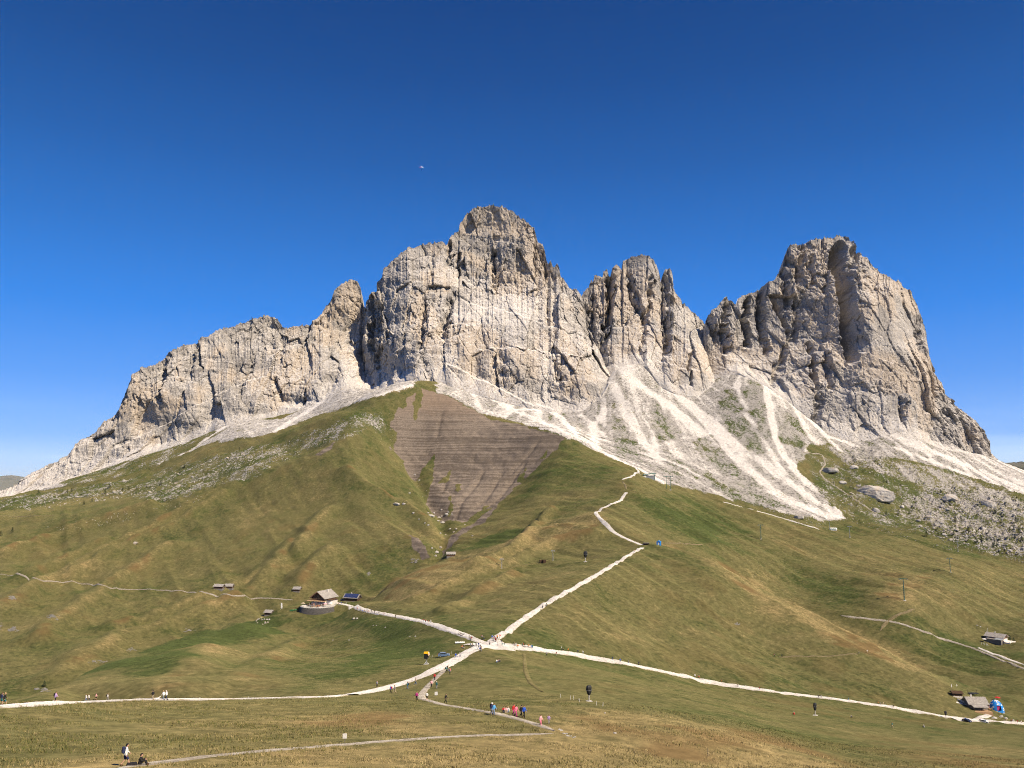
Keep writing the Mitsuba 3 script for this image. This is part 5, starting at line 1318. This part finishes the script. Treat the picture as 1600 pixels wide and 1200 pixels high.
# ------------------------------------------------------------------ snow cannons
def cannon(px, py, hpx, look, label, rz=30):
    p = sight(px, py); s = hpx * p[1] / FPX / 4.0
    k = thing('snow_cannon', label, 'snow cannon'); M = at(p, rz, s)
    part(k, 'base', box(-.7, .7, -.7, .7, -.6, .12), 'concrete', smooth=False, to_world=M)
    part(k, 'mast', bar((0, 0, 0), (0, 0, 2.3), .16, 10, .12), 'steel' if look == 'yellow' else 'concrete', to_world=M)
    if look == 'yellow':
        b = trimesh.creation.revolve(np.array([[0, -.7], [.62, -.7], [.70, -.5], [.62, .2], [.55, .75], [.48, .8], [.48, .7], [0, .7]]), sections=20)
        b.apply_transform(trimesh.transformations.rotation_matrix(math.radians(80), [0, 1, 0]))
        part(k, 'barrel', b, 'yellow_paint', to_world=at(p + np.array([0, 0, 3.25 * s]), rz, s))
        part(k, 'nozzle_ring', join(*[bar((.80 * 1, .55 * math.cos(a), .55 * math.sin(a)), (.80, .55 * math.cos(a + .5), .55 * math.sin(a + .5)), .07, 6) for a in np.arange(0, 6.28, .4)]), 'white_paint', to_world=at(p + np.array([0, 0, 3.25 * s]), rz, s))
        part(k, 'fork', join(box(-.55, .55, -.75, -.60, 1.9, 3.3), box(-.55, .55, .60, .75, 1.9, 3.3), box(-.5, .5, -.75, .75, 1.8, 2.3)), 'black_tarp', smooth=False, to_world=M)
        for a in (0, 2.1, 4.2):
            part(k, 'foot', bar((0, 0, .9), (1.1 * math.cos(a), 1.1 * math.sin(a), -.2), .07, 6), 'steel', to_world=M)
    else:
        prof = np.array([[0, 1.55], [.22, 1.6], [.42, 1.8], [.66, 2.5], [.74, 3.1], [.70, 3.6], [.50, 3.95], [.2, 4.05], [0, 4.06]])
        b = trimesh.creation.revolve(prof, sections=22); v = b.vertices.copy()
        a = np.arctan2(v[:, 1], v[:, 0]); v[:, :2] *= (1 + .10 * np.sin(a * 5 + v[:, 2] * 2) + .05 * np.sin(a * 11))[:, None]; v[:, 1] *= .72; b.vertices = v
        part(k, 'cover', b, 'black_tarp', 'dark tarpaulin wrapped round the machine', 60, M)
        part(k, 'strap', join(*[bar((.78 * math.cos(t), .58 * math.sin(t), 2.9), (.78 * math.cos(t + .3), .58 * math.sin(t + .3), 2.9), .035, 5) for t in np.arange(0, 6.28, .3)]), 'grey_paint', to_world=M)


cannon(666, 1038, 19, 'yellow', 'yellow and black snow cannon on a grey mast above the white road', -10)
cannon(920.5, 1096, 23, 'tarp', 'snow cannon under a dark tarpaulin in the dry foreground grass', 20)
cannon(1274, 1118, 18, 'tarp', 'snow cannon under a dark tarpaulin just below the right road', 60)
cannon(1478, 1122, 10, 'tarp', 'snow cannon under a dark cover at the roadside before the parked cars', 0)
cannon(915, 878, 16, 'tarp', 'small snow cannon on the dry flank left of the climbing road', 0)

# ------------------------------------------------------------------ chairlift
def pylon(px, py, hpx, label, m='green_steel', group=None, rz=0):
    p = sight(px, py); h = hpx * p[1] / FPX
    k = thing('lift_pylon', label, 'lift pylon', group); M = at(p, rz)
    part(k, 'mast', bar((0, 0, -1), (0, 0, h), h * .026, 10, h * .016), m, to_world=M)
    part(k, 'crossarm', box(-h * .17, h * .17, -.22, .22, h - .1, h + .3), m, smooth=False, to_world=M)
    for s in (-1, 1):
        part(k, 'sheave_beam', box(s * h * .17 - .25, s * h * .17 + .25, -1.5, 1.5, h - .55, h - .12), 'grey_paint', smooth=False, to_world=M)
    part(k, 'foundation', box(-h * .06, h * .06, -h * .06, h * .06, -1.5, .25), 'concrete', smooth=False, to_world=M)
    part(k, 'ladder', join(bar((.3, -h * .028, .5), (.3, -h * .020, h), .03, 4), bar((-.3, -h * .028, .5), (-.3, -h * .020, h), .03, 4)), 'steel', to_world=M)


pylon(1413, 938, 32, 'tall green lift pylon with a crossarm, nearest on the right pasture')
pylon(1485, 894, 21, 'green lift pylon left of the bare patch near the right edge')
pylon(1189, 842, 21, 'green lift pylon on the green piste right of the nose')
pylon(1328, 840, 17, 'grey lift pylon right of the white lift cabin', 'grey_paint')
pylon(1497, 862, 15, 'pale thin lift pylon in front of the right boulder field', 'steel')
pylon(864, 876, 15, 'grey lift pylon beside the dark crates on the dry flank', 'grey_paint')
pylon(784, 888, 14, 'pale grey lift pylon left of the dark crates on the dry flank', 'steel')
P = sight(1044.5, 765); h = 20 * P[1] / FPX
k = thing('lift_portal', 'green twin legged lift portal right of the top station', 'lift pylon')
for s in (-1, 1):
    part(k, 'leg', bar((s * 2.3, 0, -1), (s * 2.3, 0, h), .34, 8, .26), 'green_steel', to_world=at(P, -10))
    part(k, 'foundation', box(s * 2.3 - .9, s * 2.3 + .9, -.9, .9, -1.4, .3), 'concrete', smooth=False, to_world=at(P, -10))
part(k, 'crossbeam', box(-6.0, 6.0, -.35, .35, h - .3, h + .4), 'green_steel', smooth=False, to_world=at(P, -10))
P = sight(1013, 747)
k = thing('lift_station', 'white and green lift station at the top of the nose below the scree', 'lift station')
M = at(P + [0, 3, 0], -4)
part(k, 'wall', box(-9.6, -2.4, -3, 3, -4, 2.6), 'white_paint', smooth=False, to_world=M)
part(k, 'canopy', prism([(-5.5, 3.4), (8.6, 4.9), (9.4, 4.6), (9.4, 5.6), (7.5, 6.0), (-5.0, 5.2), (-6.0, 4.2)], -3.6, 3.6), 'green_paint', smooth=False, to_world=M)
part(k, 'fascia', box(-5.4, 9.2, -3.75, -3.62, 4.35, 4.75), 'white_paint', smooth=False, to_world=M)
part(k, 'machine_room', box(-2.3, 8.0, -2.4, 2.6, -4, 3.3), 'grey_paint', smooth=False, to_world=M)
for x in (-1.5, 8.4):
    part(k, 'column', box(x - .3, x + .3, -.3, .3, -4, 4.4), 'green_steel', smooth=False, to_world=M)
part(k, 'window', box(-8.8, -4.6, -3.06, -3.0, .6, 1.9), 'window_glass', smooth=False, to_world=M)
P = sight(1302, 829)
k = thing('lift_cabin', 'white rounded lift base station with a green window band beside the pale track', 'lift station')
cb = m3.Manifold.batch_hull([ball((sx * 3.6, sy * 1.2, z), r, 12) for sx in (-1, 1) for sy in (-1, 1) for z, r in ((.6, .9), (2.6, 1.0))])
part(k, 'shell', cb, 'white_paint', smooth=40, to_world=at(P, -5)); part(k, 'window_band', box(-3.7, 3.0, -2.26, -2.1, 1.5, 2.7), 'green_paint', smooth=False, to_world=at(P, -5))
part(k, 'side_opening', box(-4.68, -4.4, -1.2, 1.2, .3, 2.6), 'dark_gap', smooth=False, to_world=at(P, -5))
P = sight(1297.5, 829)
k = thing('lift_mast', 'pale mast standing over the white lift base station', 'mast')
part(k, 'mast', bar((0, 0, -1), (0, 0, 12.5), .35, 8, .2), 'steel', to_world=at(P + [0, 3, 0])); part(k, 'head', box(-.9, .9, -.3, .3, 12.2, 12.9), 'grey_paint', smooth=False, to_world=at(P + [0, 3, 0]))

# ------------------------------------------------------------------ small structures
P = sight(1030, 852)
k = thing('blue_hut', 'small bright blue hut beside the bend of the climbing road', 'hut')
M = at(P + [0, 1.8, 0], -18)
part(k, 'wall', box(-1.7, 1.7, -1.7, 1.7, -1.5, 3.0), 'blue_paint', smooth=False, to_world=M)
part(k, 'roof', prism([(-2.0, 2.85), (2.0, 2.85), (0.0, 3.9)], -2.0, 2.0), 'blue_paint', smooth=False, to_world=M)
part(k, 'door', box(-.5, .5, -1.76, -1.68, .05, 2.1), 'white_paint', smooth=False, to_world=M)
part(k, 'window', box(-1.76, -1.68, -.6, .6, 1.0, 2.0), 'window_glass', smooth=False, to_world=M)
P = sight(1010, 852)
k = thing('low_shelter', 'low dark wooden shelter at the bend of the climbing road', 'shelter')
part(k, 'roof', prism([(-2.7, 1.25), (2.7, 1.25), (2.3, 1.7), (-2.3, 1.7)], -1.2, 1.2), 'grey_wood', smooth=False, to_world=at(P + [0, 1, .3], -6))
part(k, 'back_wall', box(-2.4, 2.4, .7, .9, -1, 1.25), 'dark_wood', smooth=False, to_world=at(P + [0, 1, .3], -6))
for x in (-2.3, 2.2):
    part(k, 'post', box(x - .08, x + .08, -1.0, -.84, -1, 1.25), 'dark_wood', smooth=False, to_world=at(P + [0, 1, .3], -6))
for px_, lb in ((845.5, 'left one of two dark crates stacked on the dry flank'), (850.5, 'right one of two dark crates on the dry flank')):
    P = sight(px_, 880)
    k = thing('crate', lb, 'crate')
    for i in range(4):
        part(k, 'board', box(-1.1, 1.1, -1.05, -.99, .05 + i * .62, .58 + i * .62), 'dark_wood', smooth=False, to_world=at(P + [0, 1, 0], 10))
    part(k, 'side', join(box(-1.1, -1.04, -.98, 1, 0, 2.5), box(1.04, 1.1, -.98, 1, 0, 2.5), box(-1.0, 1.0, .95, 1.0, 0, 2.5)), 'dark_wood', smooth=False, to_world=at(P + [0, 1, 0], 10))


def board(px, py, hpx, wpx, label, panel=.55, m='white_paint', rz=0):
    p = sight(px, py); h, w = hpx * p[1] / FPX, wpx * p[1] / FPX
    k = thing('sign_board', label, 'sign'); M = at(p, rz)
    part(k, 'panel', box(-w / 2, w / 2, -.04, .02, h * (1 - panel), h), m, smooth=False, to_world=M)
    part(k, 'post', bar((0, .06, -.3), (0, .06, h * .98), .035, 6), 'grey_wood', to_world=M)


board(538.5, 1160, 12.5, 6.0, 'white sign board on a thin post beside the nearest footpath')
board(681.5, 1087, 5.5, 4.5, 'small white sign near the lower bend of the footpath', .85)
P = sight(719, 1003)
k = thing('signpost', 'dark signpost with several arms at the crossroads', 'signpost')
part(k, 'post', bar((0, 0, -.2), (0, 0, 3.6), .07, 8), 'grey_wood', to_world=at(P))
for i in range(4):
    part(k, 'arm', box(-.9 if i % 2 else .05, -.05 if i % 2 else .9, -.03 - .01 * i, .03, 2.5 + .28 * i, 2.72 + .28 * i), 'dark_wood', smooth=False, to_world=at(P, 20 * i - 30))
k = thing('signpost', 'thin second signpost right of the dark signpost at the crossroads', 'signpost')
part(k, 'post', bar((0, 0, -.2), (0, 0, 3.2), .06, 8), 'grey_wood', to_world=at(P + [.9, 0, 0])); part(k, 'arm', box(-.1, .8, -.03, .03, 2.8, 3.0), 'grey_wood', smooth=False, to_world=at(P + [.9, 0, 0], 15))
P = sight(719.5, 1003.5)
k = thing('information_table', 'low white slab beside the signposts at the crossroads', 'slab')
part(k, 'slab', box(-1.9, 1.9, -1.1, 1.1, .25, .40), 'white_paint', smooth=False, to_world=at(sight(718.5, 1005), 6)); part(k, 'pedestal', box(-1.5, 1.5, -.7, .7, -.6, .25), 'concrete', smooth=False, to_world=at(sight(718.5, 1005), 6))
P = sight(440, 952)
k = thing('banner', 'white banner on a pole on the meadow left of the inn', 'banner')
part(k, 'pole', bar((-.6, 0, -.3), (-.6, 0, 5.0), .06, 6), 'steel', to_world=at(P)); part(k, 'cloth', prism([(-.5, .6), (.45, .7), (.35, 4.2), (-.5, 4.5)], -.03, .03), 'cloth_white', smooth=False, to_world=at(P)); part(k, 'cross_rod', bar((-2.0, 0, 3.1), (.5, 0, 3.5), .05, 6), 'steel', to_world=at(P))
for i, (px_, py_) in enumerate([(455, 955), (459, 954.5), (463, 954)]):
    P = sight(px_, py_)
    k = thing('garden_bench', ['leftmost', 'middle', 'rightmost'][i] + ' of three green benches left of the inn terrace', 'bench', 'green benches left of the inn')
    part(k, 'seat', box(-.9, .9, -.25, .25, .42, .50), 'cloth_green', smooth=False, to_world=at(P, 20 * i)); part(k, 'backrest', box(-.9, .9, .2, .27, .50, 1.0), 'cloth_green', smooth=False, to_world=at(P, 20 * i))
    for s in (-1, 1): part(k, 'leg', box(s * .8 - .05, s * .8 + .05, -.2, .2, -.1, .42), 'cloth_green', smooth=False, to_world=at(P, 20 * i))
for i, (px_, py_) in enumerate([(876, 1090), (891, 1093), (896, 1093), (905, 1097), (932, 1102), (942, 1104)]):
    P = sight(px_, py_)
    scene[numbered_ := numbered('stake')] = mikit.ply(bar(P - [0, 0, .2], P + [.03 * (i % 3 - 1), 0, .75], .045, 6, .035), 'white_paint', smooth=30)
    labels[numbered_] = {'label': f"white marker stake by the tarped snow cannon, {['leftmost', 'second from left', 'third from left', 'just left of it', 'just right of it', 'rightmost'][i]}", 'category': 'stake', 'group': 'marker stakes by the snow cannon'}
for px_, py_, hh, lb in [(217, 1094.5, 4, 'thin white post beside the left path before the small dog'), (1106, 1182, 11, 'wooden stake alone in the dry grass at the lower right'), (312, 1093, 3.5, 'short white post on the crest right of the left path'), (388, 1092, 3.5, 'short white post further right on the left crest'),
                         (675, 1028, 4, 'thin pale stake right of the yellow snow cannon'), (705, 1022, 4, 'thin pale stake right of the slate blue car')]:
    P = sight(px_, py_); key = numbered('stake')
    scene[key] = mikit.ply(bar(P - [0, 0, .2], P + [.03, 0, hh * P[1] / FPX], .045, 6, .035), 'grey_wood' if 'wooden' in lb else 'white_paint', smooth=30)
    labels[key] = {'label': lb, 'category': 'stake'}
for px_, py_, hh, lb in [(1486, 1077, 8, 'tall white pennant on the slope above the dark shed'), (1494, 1074, 5, 'short white pennant right of the tall pennant')]:
    P = sight(px_, py_); h = hh * P[1] / FPX
    k = thing('pennant', lb, 'pennant')
    part(k, 'pole', bar((0, 0, -.2), (.25, 0, h), .04, 6), 'steel', to_world=at(P)); part(k, 'cloth', prism([(.08, h * .35), (.8, h * .5), (.25, h)], -.02, .02), 'cloth_white', smooth=False, to_world=at(P))

# dog and rucksack
P = sight(246, 1095)
k = thing('dog', 'small white dog on the left path beside a person in black', 'dog')
dg = union(m3.Manifold.batch_hull([ball((0, -.20, .36), .12), ball((0, .17, .38), .14)]), limb((0, .22, .44), (0, .33, .56), .08, .07), m3.Manifold.batch_hull([ball((0, .36, .60), .085), ball((0, .47, .56), .045)]),
           *[chain([(s * .07, .17, .32), (s * .075, .15, .17), (s * .075, .17, .03)], [.06, .035, .032]) for s in (-1, 1)], *[chain([(s * .07, -.22, .34), (s * .08, -.17, .22), (s * .08, -.27, .14), (s * .08, -.25, .03)], [.08, .045, .03, .032]) for s in (-1, 1)],
           chain([(0, -.30, .42), (0, -.40, .52), (0, -.40, .62)], [.035, .03, .02]), *[limb((s * .055, .35, .66), (s * .085, .33, .60), .03, .03) for s in (-1, 1)])
part(k, 'body', dg, 'cloth_white', smooth=50, to_world=at(P, -60, 1.1))
P = sight(205.5, 1197)
k = thing('rucksack', 'black rucksack lying on the grass between the two nearest people', 'rucksack')
part(k, 'bag', m3.Manifold.batch_hull([ball((sx * .30, sy * .14, .13 + sz * .05), .11) for sx in (-1, 1) for sy in (-1, 1) for sz in (-1, 1)]), 'cloth_black', smooth=50, to_world=at(P, 15))
part(k, 'pocket', m3.Manifold.batch_hull([ball((sx * .14, -.24, .14), .07) for sx in (-1, 1)]), 'cloth_black', smooth=50, to_world=at(P, 15))

# paraglider in the sky
P = survey(658.5, 264, 1100.0)
k = thing('paraglider', 'tiny pink and white paraglider high in the sky left of the summit', 'paraglider')
th = np.linspace(-1.05, 1.05, 19)
vv, ff = [], []
for i, t in enumerate(th):
    c = 1.25 * math.cos(t * .9)
    for (y, z) in ((-c, 0), (-c * .3, .28), (c, .02), (-c * .3, -.10)):
        vv.append((3.6 * math.sin(t), y, 3.0 * math.cos(t) + z))
for i in range(18):
    for j in range(4):
        a, b = 4 * i + j, 4 * i + (j + 1) % 4
        ff += [[a, b, b + 4], [a, b + 4, a + 4]]
vv, ff = np.array(vv), np.array(ff)
tl = math.radians(38); vv = vv @ np.array([[1, 0, 0], [0, math.cos(tl), math.sin(tl)], [0, -math.sin(tl), math.cos(tl)]])
part(k, 'canopy', (vv, ff[:72]), 'cloth_pink', smooth=False, to_world=at(P)); part(k, 'canopy_half', (vv, ff[72:]), 'cloth_white', 'white half of the canopy', False, at(P))
part(k, 'lines', join(*[bar(vv[4 * i + 3], (0, 0, -1.6), .03, 4) for i in (1, 4, 7, 9, 11, 14, 17)]), 'cloth_black', smooth=False, to_world=at(P))
pk = person(0, 0, 'pilot in dark clothes hanging under the paraglider', 'navy', 'black', 'black', 'sit', 90, 1.75, p=P + np.array([0, 0, -2.4]))

# ------------------------------------------------------------------ foreground grass
rg = np.random.default_rng(2)
N = 42000
yy = 58 + (175 - 58) * rg.random(N) ** 1.5
xx = (rg.random(N) * 2 - 1) * (.70 * yy + 6)
dens = meshkit.fbm(np.stack([xx / 7, yy / 4.5, xx * 0], -1), 4, 61)
ok = dens > .36
xx, yy, dens = xx[ok], yy[ok], dens[ok]
zz = height(xx, yy)
B = 4
n_ = len(xx)
ang = rg.uniform(0, 6.28, (n_, B)); hh = (.10 + .16 * rg.random((n_, B))) * (.55 + 1.1 * (dens[:, None] - .4) / .25).clip(.5, 1.6); ww = .028 + .035 * rg.random((n_, B))
bx = xx[:, None] + rg.normal(0, .16, (n_, B)); by = yy[:, None] + rg.normal(0, .16, (n_, B)); bz = height(bx, by) - .03
lean = rg.normal(0, .35, (n_, B, 2)) * hh[..., None]
a0 = np.stack([bx - ww * np.cos(ang), by - ww * np.sin(ang), bz], -1); a1 = np.stack([bx + ww * np.cos(ang), by + ww * np.sin(ang), bz], -1)
a2 = np.stack([bx + lean[..., 0], by + lean[..., 1], bz + hh], -1)
gv_ = np.stack([a0, a1, a2], 2).reshape(-1, 3)
gt = np.repeat(height(xx, yy, tone), B * 3) + np.repeat(rg.normal(0, .5, n_ * B), 3)


def blade_color(p, n, uv):
    t = uv.y + (fb(p.x / 9, p.y / 9, 0, octaves=3) - .5) * 1.5
    c = mix((0.09, 0.115, 0.034), (0.19, 0.17, 0.066), sm(-.9, .2, t))
    return mix(c, (0.42, 0.34, 0.18), sm(.2, 1.5, t))


mat('blade_mat', mikit.proc(blade_color), 0.9, 0.1)
scene['grass'] = mikit.ply((gv_, np.arange(len(gv_)).reshape(-1, 3)), 'blade_mat', smooth=False, uv=np.stack([gt * 0, gt], 1))
labels['grass'] = {'label': 'tufts of dry and green grass in the foreground', 'category': 'grass', 'kind': 'stuff'}

# ------------------------------------------------------------------ the air
scene['air'] = {'type': 'homogeneous', 'albedo': rgb(0.93, 0.95, 0.97), 'sigma_t': 0.6e-5}
scene['haze'] = {'type': 'cube', 'to_world': T().translate([0, 0, 872.0]).scale([60000, 60000, 529.0]), 'bsdf': {'type': 'null'}, 'interior': {'type': 'ref', 'id': 'air'}}
labels['haze'] = {'label': 'thin summer haze filling the air', 'kind': 'stuff'}
scene['camera']['medium'] = {'type': 'ref', 'id': 'air'}
